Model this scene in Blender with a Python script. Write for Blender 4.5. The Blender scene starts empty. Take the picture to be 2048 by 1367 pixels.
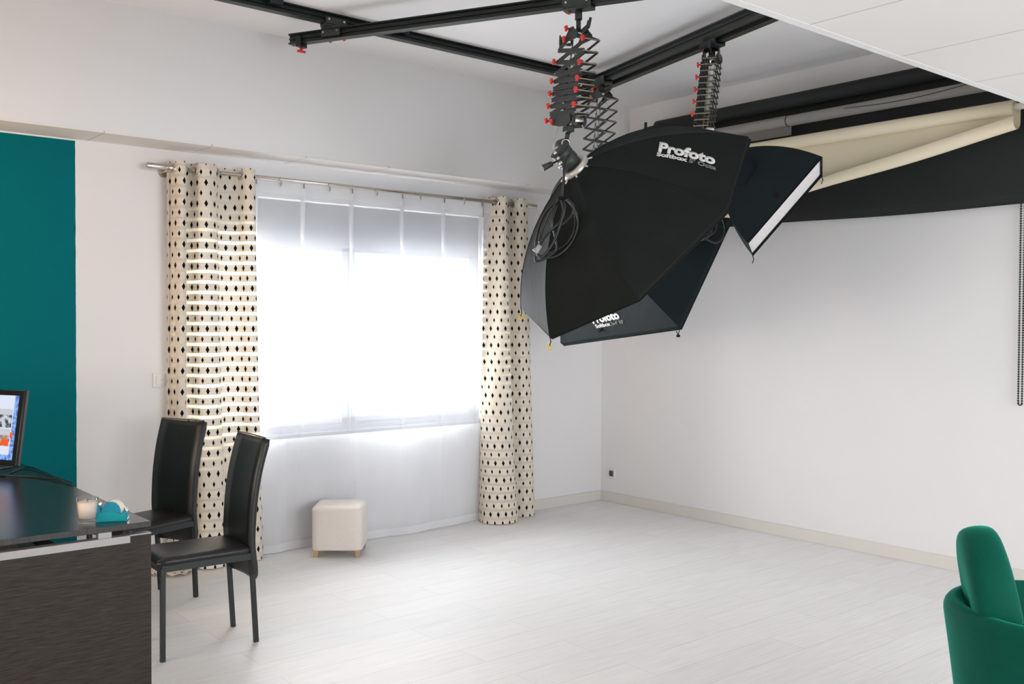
import bpy, bmesh, math, random
from mathutils import Vector, Matrix
from mathutils.bvhtree import BVHTree
random.seed(7)
S = bpy.context.scene
COL = S.collection
PI = math.pi
V3 = Vector

# ------------------------------------------------------------------ camera, world, lights, exposure
cam_d = bpy.data.cameras.new('camera')
cam = bpy.data.objects.new('camera', cam_d)
COL.objects.link(cam)
right = V3((0.7679, -0.6407, 0.0044)); down = V3((-0.0096, -0.0183, -0.9998)); fwd = V3((0.6406, 0.7676, -0.0202))
R = Matrix((right, -down, -fwd)).transposed().to_4x4()
cam.matrix_world = Matrix.Translation((-5.668, -5.646, 1.45)) @ R
cam_d.sensor_width = 36.0
cam_d.lens = 1948.6 / 2048 * 36
cam_d.clip_start = 0.05
S.camera = cam

S.view_settings.view_transform = 'Standard'
S.view_settings.look = 'None'
S.view_settings.gamma = 1.0
S.view_settings.exposure = 0.34

W = bpy.data.worlds.new('sky'); S.world = W
W.use_nodes = True
bg = W.node_tree.nodes['Background']
bg.inputs[0].default_value = (0.93, 0.965, 1.0, 1)
bg.inputs[1].default_value = 2.0

def area(name, loc, target, sx, sy, energy, col=(1, 1, 1), spread=PI):
    d = bpy.data.lights.new(name, 'AREA'); d.shape = 'RECTANGLE'; d.size = sx; d.size_y = sy
    d.energy = energy; d.color = col; d.spread = spread
    o = bpy.data.objects.new(name, d); COL.objects.link(o)
    o.location = loc
    o.rotation_euler = (V3(target) - V3(loc)).to_track_quat('-Z', 'Y').to_euler()
    return o
area('window_daylight', (-2.3, 2.2, 1.9), (-2.3, -1.0, 1.1), 4.6, 3.4, 930, (0.925, 0.96, 1.0))
area('rear_daylight', (-2.9, -8.9, 1.55), (-3.0, 0, 1.2), 4.2, 1.8, 125, (0.95, 0.97, 1.0))
area('ceiling_fill', (-2.3, 1.9, 0.25), (-2.3, -2.2, 3.1), 4.0, 1.6, 320, (0.95, 0.96, 1.0))  # added lamp low outside the window, aimed up to brighten the ceiling
area('side_fill', (-7.9, -2.2, 1.0), (-3.8, -1.9, 0.0), 1.8, 1.6, 24, (1.0, 0.85, 0.73), 1.7)  # added warm fill by the closed side wall, brightens floor near the desk
lp = bpy.data.lights.new('warm_lamp', 'POINT'); lp.energy = 15; lp.color = (1.0, 0.55, 0.25); lp.shadow_soft_size = 0.06
lpo = bpy.data.objects.new('warm_lamp', lp); COL.objects.link(lpo); lpo.location = (-5.30, -0.55, 1.9)

# ------------------------------------------------------------------ materials
def lin(h):
    h = h.lstrip('#')
    r = []
    for i in (0, 2, 4):
        v = int(h[i:i+2], 16) / 255
        r.append(v / 12.92 if v <= 0.04045 else ((v + 0.055) / 1.055) ** 2.4)
    return (*r, 1)
MATS = {}
def mat(name, col, rough=0.5, metal=0.0, var=0.06, scale=30, bump=0.0, bscale=None, sheen=0.0, coat=0.0, spec=0.5, stretch=None):
    m = bpy.data.materials.new(name); m.use_nodes = True
    nt = m.node_tree; b = nt.nodes['Principled BSDF']
    c = lin(col) if isinstance(col, str) else (*col[:3], 1)
    b.inputs['Roughness'].default_value = rough; b.inputs['Metallic'].default_value = metal
    b.inputs['Specular IOR Level'].default_value = spec
    if sheen: b.inputs['Sheen Weight'].default_value = sheen; b.inputs['Sheen Roughness'].default_value = 0.35
    if coat: b.inputs['Coat Weight'].default_value = coat
    tc = nt.nodes.new('ShaderNodeTexCoord'); mp = nt.nodes.new('ShaderNodeMapping')
    if stretch: mp.inputs['Scale'].default_value = stretch
    nt.links.new(tc.outputs['Object'], mp.inputs[0])
    n = nt.nodes.new('ShaderNodeTexNoise'); n.inputs['Scale'].default_value = scale; n.inputs['Detail'].default_value = 4
    nt.links.new(mp.outputs[0], n.inputs['Vector'])
    mx = nt.nodes.new('ShaderNodeMix'); mx.data_type = 'RGBA'
    mx.inputs[6].default_value = tuple(x * (1 - var) for x in c[:3]) + (1,)
    mx.inputs[7].default_value = tuple(min(1, x * (1 + var)) for x in c[:3]) + (1,)
    nt.links.new(n.outputs['Fac'], mx.inputs[0]); nt.links.new(mx.outputs[2], b.inputs['Base Color'])
    if bump:
        bp = nt.nodes.new('ShaderNodeBump'); bp.inputs['Strength'].default_value = bump; bp.inputs['Distance'].default_value = 0.01
        n2 = nt.nodes.new('ShaderNodeTexNoise'); n2.inputs['Scale'].default_value = bscale or scale * 3; n2.inputs['Detail'].default_value = 5
        nt.links.new(mp.outputs[0], n2.inputs['Vector'])
        nt.links.new(n2.outputs['Fac'], bp.inputs['Height']); nt.links.new(bp.outputs[0], b.inputs['Normal'])
    MATS[name] = m
    return m
wall_white = mat('wall_paint', (0.795, 0.792, 0.797), 0.75, var=0.015, scale=3, bump=0.05, bscale=180, spec=0.25)
well_white = mat('ceiling_paint', (0.90, 0.90, 0.91), 0.8, var=0.01, scale=3, spec=0.2)
trim_white = mat('baseboard_white', (0.70, 0.675, 0.63), 0.5, var=0.03, scale=8)
white_plastic = mat('white_plastic', (0.78, 0.77, 0.75), 0.35, var=0.01)
grey_plastic = mat('socket_grey', '#7d8785', 0.4)
dark_plastic = mat('dark_hole', '#3c3f3d', 0.5)
rail_black = mat('rail_black', (0.013, 0.0175, 0.0165), 0.36, metal=0.3, var=0.2, scale=15)
panto_black = mat('pantograph_black', (0.035, 0.043, 0.041), 0.5, metal=0.15, var=0.15)
steel = mat('brushed_steel', (0.62, 0.58, 0.53), 0.27, metal=1.0, var=0.08, scale=60)
rung_steel = mat('rung_steel', (0.36, 0.33, 0.26), 0.35, metal=0.9)
red_knob = mat('red_knob', (0.75, 0.04, 0.03), 0.35, var=0.1)
ring_metal = mat('cast_ring', (0.62, 0.60, 0.55), 0.4, metal=0.6)
soft_black = mat('softbox_fabric', (0.0082, 0.0112, 0.0105), 0.8, var=0.35, scale=6, bump=0.3, bscale=18, spec=0.2)
soft_navy = mat('softbox_fabric_navy', (0.0075, 0.0135, 0.0155), 0.75, var=0.3, scale=6, bump=0.3, bscale=18, spec=0.22)
binding = mat('black_binding', (0.006, 0.007, 0.007), 0.7, spec=0.15)
diffuser_white = mat('diffuser_white', (0.80, 0.78, 0.78), 0.8, var=0.02)
yellow_tag = mat('yellow_tag', (0.62, 0.50, 0.06), 0.5)
logo_white = mat('logo_white', (0.80, 0.79, 0.79), 0.7, var=0.02)
logo_grey = mat('logo_grey', (0.20, 0.235, 0.215), 0.7, var=0.1)
cable_black = mat('cable_black', (0.012, 0.014, 0.014), 0.4)
plug_grey = mat('plug_grey', (0.35, 0.35, 0.35), 0.35)
black_paper = mat('black_backdrop', (0.010, 0.0125, 0.0125), 0.75, var=0.15, scale=4)
grey_paper = mat('grey_backdrop', (0.30, 0.285, 0.27), 0.8, var=0.04, scale=4)
cream_paper = mat('cream_backdrop', (0.80, 0.715, 0.53), 0.7, var=0.03, scale=2.5)
leather = mat('black_leather', (0.011, 0.0115, 0.012), 0.36, var=0.2, scale=25, bump=0.12, bscale=160)
chair_metal = mat('grey_lacquer', (0.018, 0.022, 0.0225), 0.4, metal=0.2)
alu = mat('aluminium_strip', (0.36, 0.345, 0.335), 0.5, metal=0.2)
ottoman_fabric = mat('cream_fabric', (0.78, 0.715, 0.655), 0.85, var=0.03, scale=40, bump=0.15, bscale=350, sheen=0.2)
oak = mat('oak_leg', (0.47, 0.32, 0.19), 0.5, var=0.15, scale=20, stretch=(1, 1, 0.1))
velvet = mat('green_velvet', (0.001, 0.078, 0.050), 0.75, var=0.14, scale=9, bump=0.1, bscale=120, sheen=0.6, spec=0.12)
velvet.node_tree.nodes['Principled BSDF'].inputs['Sheen Tint'].default_value = (0.05, 0.75, 0.55, 1)
wax = mat('cream_wax', (0.92, 0.77, 0.64), 0.5)
wick = mat('wick', (0.05, 0.04, 0.03), 0.9)
tape_white = mat('tape_cream', (0.80, 0.76, 0.66), 0.5)
monitor_black = mat('monitor_black', (0.008, 0.008, 0.008), 0.3)
monitor_grey = mat('monitor_grey', (0.10, 0.10, 0.10), 0.4)
frame_grey = mat('anthracite_frame', (0.075, 0.088, 0.108), 0.45)

def principled(name):
    m = bpy.data.materials.new(name); m.use_nodes = True
    return m, m.node_tree, m.node_tree.nodes['Principled BSDF']

# white wood-look floor: planks along x, 0.191 m wide
floor_m, nt, b = principled('white_floorboards')
tc = nt.nodes.new('ShaderNodeTexCoord'); mp = nt.nodes.new('ShaderNodeMapping'); mp.inputs['Location'].default_value = (0.23, 0.106, 0)
nt.links.new(tc.outputs['Object'], mp.inputs[0])
bk = nt.nodes.new('ShaderNodeTexBrick'); bk.offset = 0.37; bk.offset_frequency = 2
bk.inputs['Scale'].default_value = 1.0; bk.inputs['Brick Width'].default_value = 1.21; bk.inputs['Row Height'].default_value = 0.1915
bk.inputs['Mortar Size'].default_value = 0.0016; bk.inputs['Mortar Smooth'].default_value = 0.3
bk.inputs['Color1'].default_value = (0.82, 0.818, 0.815, 1); bk.inputs['Color2'].default_value = (0.855, 0.855, 0.853, 1)
bk.inputs['Mortar'].default_value = (0.67, 0.655, 0.63, 1)
nt.links.new(mp.outputs[0], bk.inputs['Vector'])
mp2 = nt.nodes.new('ShaderNodeMapping'); mp2.inputs['Scale'].default_value = (1.2, 26, 1)
nt.links.new(tc.outputs['Object'], mp2.inputs[0])
nz = nt.nodes.new('ShaderNodeTexNoise'); nz.inputs['Scale'].default_value = 3.5; nz.inputs['Detail'].default_value = 6
nt.links.new(mp2.outputs[0], nz.inputs['Vector'])
cr = nt.nodes.new('ShaderNodeValToRGB'); cr.color_ramp.elements[0].position = 0.35; cr.color_ramp.elements[0].color = (0.93, 0.925, 0.915, 1)
cr.color_ramp.elements[1].position = 0.6; cr.color_ramp.elements[1].color = (1, 1, 1, 1)
nt.links.new(nz.outputs['Fac'], cr.inputs[0])
mx = nt.nodes.new('ShaderNodeMix'); mx.data_type = 'RGBA'; mx.blend_type = 'MULTIPLY'; mx.inputs[0].default_value = 1
nt.links.new(bk.outputs['Color'], mx.inputs[6]); nt.links.new(cr.outputs[0], mx.inputs[7])
nt.links.new(mx.outputs[2], b.inputs['Base Color'])
b.inputs['Roughness'].default_value = 0.48; b.inputs['Specular IOR Level'].default_value = 0.3
bp = nt.nodes.new('ShaderNodeBump'); bp.inputs['Strength'].default_value = 0.12; bp.inputs['Distance'].default_value = 0.002
nt.links.new(cr.outputs[0], bp.inputs['Height']); nt.links.new(bp.outputs[0], b.inputs['Normal'])

# wall with a painted teal section (left of x = -4.077)
teal_wall, nt, b = principled('white_and_teal_paint')
tc = nt.nodes.new('ShaderNodeTexCoord'); sx = nt.nodes.new('ShaderNodeSeparateXYZ'); nt.links.new(tc.outputs['Object'], sx.inputs[0])
nz = nt.nodes.new('ShaderNodeTexNoise'); nz.inputs['Scale'].default_value = 14; nt.links.new(tc.outputs['Object'], nz.inputs['Vector'])
ad = nt.nodes.new('ShaderNodeMath'); ad.operation = 'MULTIPLY_ADD'; ad.inputs[1].default_value = 0.006
nt.links.new(nz.outputs['Fac'], ad.inputs[0]); nt.links.new(sx.outputs['X'], ad.inputs[2])
cmp_ = nt.nodes.new('ShaderNodeMath'); cmp_.operation = 'LESS_THAN'; cmp_.inputs[1].default_value = -4.074
nt.links.new(ad.outputs[0], cmp_.inputs[0])
zc = nt.nodes.new('ShaderNodeMath'); zc.operation = 'LESS_THAN'; zc.inputs[1].default_value = 2.432
nt.links.new(sx.outputs['Z'], zc.inputs[0])
mu = nt.nodes.new('ShaderNodeMath'); mu.operation = 'MULTIPLY'; nt.links.new(cmp_.outputs[0], mu.inputs[0]); nt.links.new(zc.outputs[0], mu.inputs[1])
mx = nt.nodes.new('ShaderNodeMix'); mx.data_type = 'RGBA'; nt.links.new(mu.outputs[0], mx.inputs[0])
mx.inputs[6].default_value = (0.795, 0.790, 0.793, 1); mx.inputs[7].default_value = (0.0, 0.142, 0.160, 1)
nt.links.new(mx.outputs[2], b.inputs['Base Color']); b.inputs['Roughness'].default_value = 0.75; b.inputs['Specular IOR Level'].default_value = 0.08

# suspended ceiling tiles, seams along y every 0.591 m
tile_m, nt, b = principled('ceiling_tiles')
tc = nt.nodes.new('ShaderNodeTexCoord'); sx = nt.nodes.new('ShaderNodeSeparateXYZ'); nt.links.new(tc.outputs['Object'], sx.inputs[0])
a1 = nt.nodes.new('ShaderNodeMath'); a1.operation = 'ADD'; a1.inputs[1].default_value = 1.65 + 0.591 * 20
nt.links.new(sx.outputs['X'], a1.inputs[0])
a2 = nt.nodes.new('ShaderNodeMath'); a2.operation = 'PINGPONG'; a2.inputs[1].default_value = 0.2955; nt.links.new(a1.outputs[0], a2.inputs[0])
a3 = nt.nodes.new('ShaderNodeMath'); a3.operation = 'LESS_THAN'; a3.inputs[1].default_value = 0.0035; nt.links.new(a2.outputs[0], a3.inputs[0])
mx = nt.nodes.new('ShaderNodeMix'); mx.data_type = 'RGBA'; nt.links.new(a3.outputs[0], mx.inputs[0])
mx.inputs[6].default_value = (0.80, 0.775, 0.755, 1); mx.inputs[7].default_value = (0.52, 0.50, 0.485, 1)
nt.links.new(mx.outputs[2], b.inputs['Base Color']); b.inputs['Roughness'].default_value = 0.8; b.inputs['Specular IOR Level'].default_value = 0.2

# dark wood-grain laminate of the desk
def woodgrain(name, stretch, rough, c1, c2, spec=0.5):
    m, nt, b = principled(name)
    tc = nt.nodes.new('ShaderNodeTexCoord'); mp = nt.nodes.new('ShaderNodeMapping'); mp.inputs['Scale'].default_value = stretch
    nt.links.new(tc.outputs['Object'], mp.inputs[0])
    nz = nt.nodes.new('ShaderNodeTexNoise'); nz.inputs['Scale'].default_value = 1.0; nz.inputs['Detail'].default_value = 8; nz.inputs['Roughness'].default_value = 0.65
    nt.links.new(mp.outputs[0], nz.inputs['Vector'])
    cr = nt.nodes.new('ShaderNodeValToRGB'); e = cr.color_ramp.elements
    e[0].position = 0.36; e[0].color = (*c1, 1); e[1].position = 0.68; e[1].color = (*c2, 1)
    nt.links.new(nz.outputs['Fac'], cr.inputs[0]); nt.links.new(cr.outputs[0], b.inputs['Base Color'])
    b.inputs['Roughness'].default_value = rough; b.inputs['Specular IOR Level'].default_value = spec
    bp = nt.nodes.new('ShaderNodeBump'); bp.inputs['Strength'].default_value = 0.15; bp.inputs['Distance'].default_value = 0.002
    nt.links.new(nz.outputs['Fac'], bp.inputs['Height']); nt.links.new(bp.outputs[0], b.inputs['Normal'])
    return m
desk_panel_m = woodgrain('desk_laminate', (14, 14, 330), 0.5, (0.020, 0.0155, 0.0128), (0.058, 0.046, 0.038), 0.18)
desk_top_m = woodgrain('desk_top_laminate', (190, 6, 6), 0.2, (0.016, 0.0135, 0.012), (0.036, 0.030, 0.026))

# patterned curtain cloth: rows of black diamonds; thin bands between the rows let more light through
def curtain_mat():
    m = bpy.data.materials.new('diamond_curtain'); m.use_nodes = True
    nt = m.node_tree; nt.nodes.clear()
    N = nt.nodes.new; L = nt.links.new
    def M(op, a=None, b=None, c=None):
        n = N('ShaderNodeMath'); n.operation = op
        for i, v in enumerate((a, b, c)):
            if v is None: continue
            if isinstance(v, (int, float)): n.inputs[i].default_value = v
            else: L(v, n.inputs[i])
        return n.outputs[0]
    uv = N('ShaderNodeUVMap'); uv.uv_map = 'UVMap'
    sp = N('ShaderNodeSeparateXYZ'); L(uv.outputs[0], sp.inputs[0])
    u, v = sp.outputs['X'], sp.outputs['Y']
    rp, cp = 0.0605, 0.057
    r = M('DIVIDE', v, rp); row = M('FLOOR', r); fv = M('ABSOLUTE', M('MULTIPLY', M('SUBTRACT', M('FRACT', r), 0.5), rp))
    odd = M('MODULO', row, 2.0)
    c = M('ADD', M('DIVIDE', u, cp), M('MULTIPLY', odd, 0.5))
    fu = M('ABSOLUTE', M('MULTIPLY', M('SUBTRACT', M('FRACT', c), 0.5), cp))
    hw = M('SUBTRACT', 0.0110, M('MULTIPLY', odd, 0.0028)); hh = M('SUBTRACT', 0.0213, M('MULTIPLY', odd, 0.0035))
    dia = M('LESS_THAN', M('ADD', M('DIVIDE', fu, hw), M('DIVIDE', fv, hh)), 1.0)
    nz = N('ShaderNodeTexNoise'); nz.inputs['Scale'].default_value = 260; L(uv.outputs[0], nz.inputs['Vector'])
    band = M('GREATER_THAN', M('ADD', fv, M('MULTIPLY', M('SUBTRACT', nz.outputs['Fac'], 0.5), 0.004)), 0.0215)
    mx = N('ShaderNodeMix'); mx.data_type = 'RGBA'; L(dia, mx.inputs[0])
    mx.inputs[6].default_value = (0.77, 0.70, 0.60, 1); mx.inputs[7].default_value = (0.008, 0.011, 0.012, 1)
    df = N('ShaderNodeBsdfDiffuse'); L(mx.outputs[2], df.inputs[0])
    mt = N('ShaderNodeMix'); mt.data_type = 'RGBA'; L(dia, mt.inputs[0])
    mt.inputs[6].default_value = (0.80, 0.70, 0.55, 1); mt.inputs[7].default_value = (0.004, 0.004, 0.004, 1)
    tr = N('ShaderNodeBsdfTranslucent'); L(mt.outputs[2], tr.inputs[0])
    fac = M('ADD', 0.022, M('MULTIPLY', band, 0.235))
    ms = N('ShaderNodeMixShader'); L(fac, ms.inputs[0]); L(df.outputs[0], ms.inputs[1]); L(tr.outputs[0], ms.inputs[2])
    o = N('ShaderNodeOutputMaterial'); L(ms.outputs[0], o.inputs[0])
    return m
curtain_m = curtain_mat()

def sheer_mat(name, fac, tl=0.09):
    m = bpy.data.materials.new(name); m.use_nodes = True
    nt = m.node_tree; nt.nodes.clear(); N = nt.nodes.new; L = nt.links.new
    tp = N('ShaderNodeBsdfTransparent')
    df = N('ShaderNodeBsdfDiffuse'); df.inputs[0].default_value = (0.91, 0.925, 0.96, 1)
    tr = N('ShaderNodeBsdfTranslucent'); tr.inputs[0].default_value = (0.92, 0.93, 0.95, 1)
    m1 = N('ShaderNodeMixShader'); m1.inputs[0].default_value = tl; L(df.outputs[0], m1.inputs[1]); L(tr.outputs[0], m1.inputs[2])
    lw = N('ShaderNodeLayerWeight'); lw.inputs[0].default_value = 0.35
    nz = N('ShaderNodeTexNoise'); nz.inputs['Scale'].default_value = 400
    mm = N('ShaderNodeMath'); mm.operation = 'MULTIPLY_ADD'; mm.inputs[1].default_value = 0.4; mm.inputs[2].default_value = fac; mm.use_clamp = True
    L(lw.outputs['Facing'], mm.inputs[0])
    m2 = N('ShaderNodeMixShader'); L(mm.outputs[0], m2.inputs[0]); L(tp.outputs[0], m2.inputs[1]); L(m1.outputs[0], m2.inputs[2])
    o = N('ShaderNodeOutputMaterial'); L(m2.outputs[0], o.inputs[0])
    return m
sheer_m = sheer_mat('sheer_voile', 0.56)
heading_m = sheer_mat('sheer_heading', 0.72)

def glass_mat(name, col=(1, 1, 1), rough=0.0, thin=True):
    m = bpy.data.materials.new(name); m.use_nodes = True
    nt = m.node_tree; nt.nodes.clear(); N = nt.nodes.new; L = nt.links.new
    tp = N('ShaderNodeBsdfTransparent'); tp.inputs[0].default_value = (*col, 1)
    gl = N('ShaderNodeBsdfGlossy'); gl.inputs['Roughness'].default_value = rough
    lw = N('ShaderNodeLayerWeight'); lw.inputs[0].default_value = 0.5
    pw = N('ShaderNodeMath'); pw.operation = 'POWER'; pw.inputs[1].default_value = 4.0; L(lw.outputs['Facing'], pw.inputs[0])
    ma = N('ShaderNodeMath'); ma.operation = 'MULTIPLY_ADD'; ma.inputs[1].default_value = 0.6; ma.inputs[2].default_value = 0.04; L(pw.outputs[0], ma.inputs[0])
    ms = N('ShaderNodeMixShader'); L(ma.outputs[0], ms.inputs[0]); L(tp.outputs[0], ms.inputs[1]); L(gl.outputs[0], ms.inputs[2])
    o = N('ShaderNodeOutputMaterial'); L(ms.outputs[0], o.inputs[0])
    return m
pane_m = glass_mat('window_glass')
tumbler_m = glass_mat('tumbler_glass', (0.99, 0.99, 0.99), 0.02)
tealp, nt, b = principled('teal_translucent_plastic')
b.inputs['Base Color'].default_value = (0.0, 0.36, 0.52, 1); b.inputs['Roughness'].default_value = 0.15
b.inputs['Transmission Weight'].default_value = 0.35; b.inputs['Coat Weight'].default_value = 0.1
tealp_dark, nt, b = principled('teal_plastic_base')
b.inputs['Base Color'].default_value = (0.0, 0.30, 0.34, 1); b.inputs['Roughness'].default_value = 0.3

def emit(name, col, s=1.0, noise=None):
    m = bpy.data.materials.new(name); m.use_nodes = True
    nt = m.node_tree; nt.nodes.clear(); N = nt.nodes.new; L = nt.links.new
    e = N('ShaderNodeEmission'); e.inputs[0].default_value = (*col, 1); e.inputs[1].default_value = s
    if noise:
        tc = N('ShaderNodeTexCoord'); n = N('ShaderNodeTexNoise'); n.inputs['Scale'].default_value = noise[1]; n.inputs['Detail'].default_value = 3
        L(tc.outputs['Object'], n.inputs['Vector'])
        c = N('ShaderNodeValToRGB'); c.color_ramp.elements[0].position = 0.42; c.color_ramp.elements[1].position = 0.58
        c.color_ramp.elements[0].color = (*col, 1); c.color_ramp.elements[1].color = (*noise[0], 1)
        L(n.outputs['Fac'], c.inputs[0]); L(c.outputs[0], e.inputs[0])
    o = N('ShaderNodeOutputMaterial'); L(e.outputs[0], o.inputs[0])
    return m
scr_white = emit('screen_page', (0.62, 0.66, 0.78), 0.95)
scr_blue = emit('screen_desktop', (0.10, 0.16, 0.50), 0.9, ((0.25, 0.45, 0.8), 60))
scr_bw = emit('screen_grey_photo', (0.05, 0.06, 0.08), 0.9, ((0.55, 0.58, 0.62), 45))
scr_pale = emit('screen_photo_sky', (0.52, 0.54, 0.58), 0.9)
scr_col = emit('screen_colour_photo', (0.12, 0.13, 0.10), 0.9, ((0.55, 0.42, 0.38), 50))
scr_orange = emit('screen_orange', (0.85, 0.10, 0.02), 0.9)
scr_skin = emit('screen_skin', (0.45, 0.22, 0.14), 0.9)

# ------------------------------------------------------------------ mesh helpers
class MB:
    def __init__(self):
        self.bm = bmesh.new(); self.uv = None
    def quadgrid(self, P, closed_u=False, closed_v=False, mi=0, uvs=None, smooth=True):
        nu, nv = len(P), len(P[0])
        vs = [[self.bm.verts.new(p) for p in row] for row in P]
        if uvs and self.uv is None: self.uv = self.bm.loops.layers.uv.new('UVMap')
        for i in range(nu if closed_u else nu - 1):
            for j in range(nv if closed_v else nv - 1):
                i2, j2 = (i + 1) % nu, (j + 1) % nv
                try: f = self.bm.faces.new((vs[i][j], vs[i2][j], vs[i2][j2], vs[i][j2]))
                except ValueError: continue
                f.smooth = smooth; f.material_index = mi
                if uvs:
                    for lp_, (a, c) in zip(f.loops, ((i, j), (i2, j), (i2, j2), (i, j2))): lp_[self.uv].uv = uvs[a][c]
        return vs
    def box(self, c, size, axes=None, mi=0, bevel=0.0, seg=2):
        c = V3(c); h = [s / 2 for s in size]
        ax = axes or (V3((1, 0, 0)), V3((0, 1, 0)), V3((0, 0, 1)))
        vs = {}
        for i in (-1, 1):
            for j in (-1, 1):
                for k in (-1, 1):
                    vs[i, j, k] = self.bm.verts.new(c + ax[0] * h[0] * i + ax[1] * h[1] * j + ax[2] * h[2] * k)
        F = [((-1,-1,-1),(-1,1,-1),(1,1,-1),(1,-1,-1)), ((-1,-1,1),(1,-1,1),(1,1,1),(-1,1,1)), ((-1,-1,-1),(1,-1,-1),(1,-1,1),(-1,-1,1)),
             ((1,1,-1),(-1,1,-1),(-1,1,1),(1,1,1)), ((-1,1,-1),(-1,-1,-1),(-1,-1,1),(-1,1,1)), ((1,-1,-1),(1,1,-1),(1,1,1),(1,-1,1))]
        fs = []
        for q in F:
            f = self.bm.faces.new([vs[a] for a in q]); f.material_index = mi; fs.append(f)
        if bevel:
            es = list({e for f in fs for e in f.edges})
            r = bmesh.ops.bevel(self.bm, geom=es, offset=bevel, segments=seg, profile=0.6, affect='EDGES')
            for f in r['faces']: f.smooth = True; f.material_index = mi
        return self
    def span(self, lo, hi, **k):
        return self.box([(a + b_) / 2 for a, b_ in zip(lo, hi)], [abs(b_ - a) for a, b_ in zip(lo, hi)], **k)
    def tube(self, pts, r, n=10, caps=True, mi=0, closed=False):
        pts = [V3(p) for p in pts]; N = len(pts)
        rr = r if isinstance(r, (list, tuple)) else [r] * N
        rings = []; ref = None
        for i, p in enumerate(pts):
            if closed: t = pts[(i + 1) % N] - pts[i - 1]
            else: t = (pts[min(i + 1, N - 1)] - pts[max(i - 1, 0)])
            t.normalize()
            if ref is None:
                ref = V3((0, 0, 1)) if abs(t.z) < 0.9 else V3((1, 0, 0))
            a = (ref - t * ref.dot(t)).normalized(); b_ = t.cross(a); ref = a
            rings.append([p + (a * math.cos(2 * PI * k / n) + b_ * math.sin(2 * PI * k / n)) * rr[i] for k in range(n)])
        vs = self.quadgrid(rings, closed_u=closed, closed_v=True, mi=mi)
        if caps and not closed:
            for row in (vs[0], vs[-1]):
                try: f = self.bm.faces.new(row); f.material_index = mi
                except ValueError: pass
        return self
    def cyl(self, a, b_, r, n=16, mi=0): return self.tube([a, b_], r, n=n, mi=mi)
    def bar(self, a, b_, w, t, wide, mi=0, bevel=0.0):
        a, b_ = V3(a), V3(b_); d = (b_ - a); L = d.length; d.normalize()
        wide = V3(wide); wide = (wide - d * wide.dot(d)).normalized(); th = d.cross(wide)
        return self.box((a + b_) / 2, (L, w, t), (d, wide, th), mi=mi, bevel=bevel)
    def lathe(self, prof, c=(0, 0, 0), n=32, mi=0, axis=None):
        c = V3(c)
        if axis is None: ex, ey, ez = V3((1, 0, 0)), V3((0, 1, 0)), V3((0, 0, 1))
        else:
            ez = V3(axis).normalized(); ex = ez.orthogonal().normalized(); ey = ez.cross(ex)
        P = [[c + (ex * math.cos(2 * PI * k / n) + ey * math.sin(2 * PI * k / n)) * r + ez * z for k in range(n)] for r, z in prof]
        vs = self.quadgrid(P, closed_v=True, mi=mi)
        for row, (r, z) in ((vs[0], prof[0]), (vs[-1], prof[-1])):
            if r > 1e-6:
                try: f = self.bm.faces.new(row); f.material_index = mi
                except ValueError: pass
        return self
    def prism(self, pts, o, ex, ey, ez, depth, mi=0, smooth=False):
        o, ex, ey, ez = V3(o), V3(ex), V3(ey), V3(ez)
        a = [self.bm.verts.new(o + ex * x + ey * y) for x, y in pts]
        b_ = [self.bm.verts.new(o + ex * x + ey * y + ez * depth) for x, y in pts]
        for f in (self.bm.faces.new(a[::-1]), self.bm.faces.new(b_)): f.material_index = mi
        n = len(pts)
        for i in range(n):
            f = self.bm.faces.new((a[i], a[(i + 1) % n], b_[(i + 1) % n], b_[i])); f.material_index = mi; f.smooth = smooth
        return self
    def torus(self, c, axis, R_, r, n=24, m=8, mi=0):
        c = V3(c); ez = V3(axis).normalized(); ex = ez.orthogonal().normalized(); ey = ez.cross(ex)
        return self.tube([c + (ex * math.cos(2 * PI * k / n) + ey * math.sin(2 * PI * k / n)) * R_ for k in range(n)], r, n=m, mi=mi, closed=True)
    def sphere(self, c, r, n=12, m=8, mi=0, scale=(1, 1, 1)):
        c = V3(c); P = []
        for i in range(m + 1):
            th = PI * i / m
            rr = max(math.sin(th), 1e-4)
            P.append([c + V3((rr * math.cos(2 * PI * k / n) * scale[0], rr * math.sin(2 * PI * k / n) * scale[1], math.cos(th) * scale[2])) * r for k in range(n)])
        self.quadgrid(P, closed_v=True, mi=mi)
        return self

def top_of(o):
    while o.parent: o = o.parent
    return o
def obj(name, mb, mats, parent=None, world=False, sub=0, normals=True, angle=None):
    if normals: bmesh.ops.recalc_face_normals(mb.bm, faces=mb.bm.faces)
    me = bpy.data.meshes.new(name)
    if world and parent is not None:
        mb.bm.transform(top_of(parent).matrix_basis.inverted())
    mb.bm.to_mesh(me); mb.bm.free()
    for m in (mats if isinstance(mats, (list, tuple)) else [mats]): me.materials.append(m)
    o = bpy.data.objects.new(name, me); COL.objects.link(o)
    if parent is not None: o.parent = parent
    if sub:
        md = o.modifiers.new('subd', 'SUBSURF'); md.levels = sub; md.render_levels = sub
    return o
def tag(o, label, cat, group=None):
    o['label'] = label; o['category'] = cat
    if group: o['group'] = group
    return o
def thing(name, label, cat, loc=(0, 0, 0), rz=0, group=None):
    o = bpy.data.objects.new(name, None); COL.objects.link(o)
    o.empty_display_size = 0.1
    o.matrix_basis = Matrix.Translation(loc) @ Matrix.Rotation(rz, 4, 'Z')
    o.location = loc; o.rotation_euler = (0, 0, rz)
    return tag(o, label, cat, group)
def struct(name, mb, mats, parent=None):
    o = obj(name, mb, mats, parent)
    if parent is None: o['kind'] = 'structure'
    return o
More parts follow.
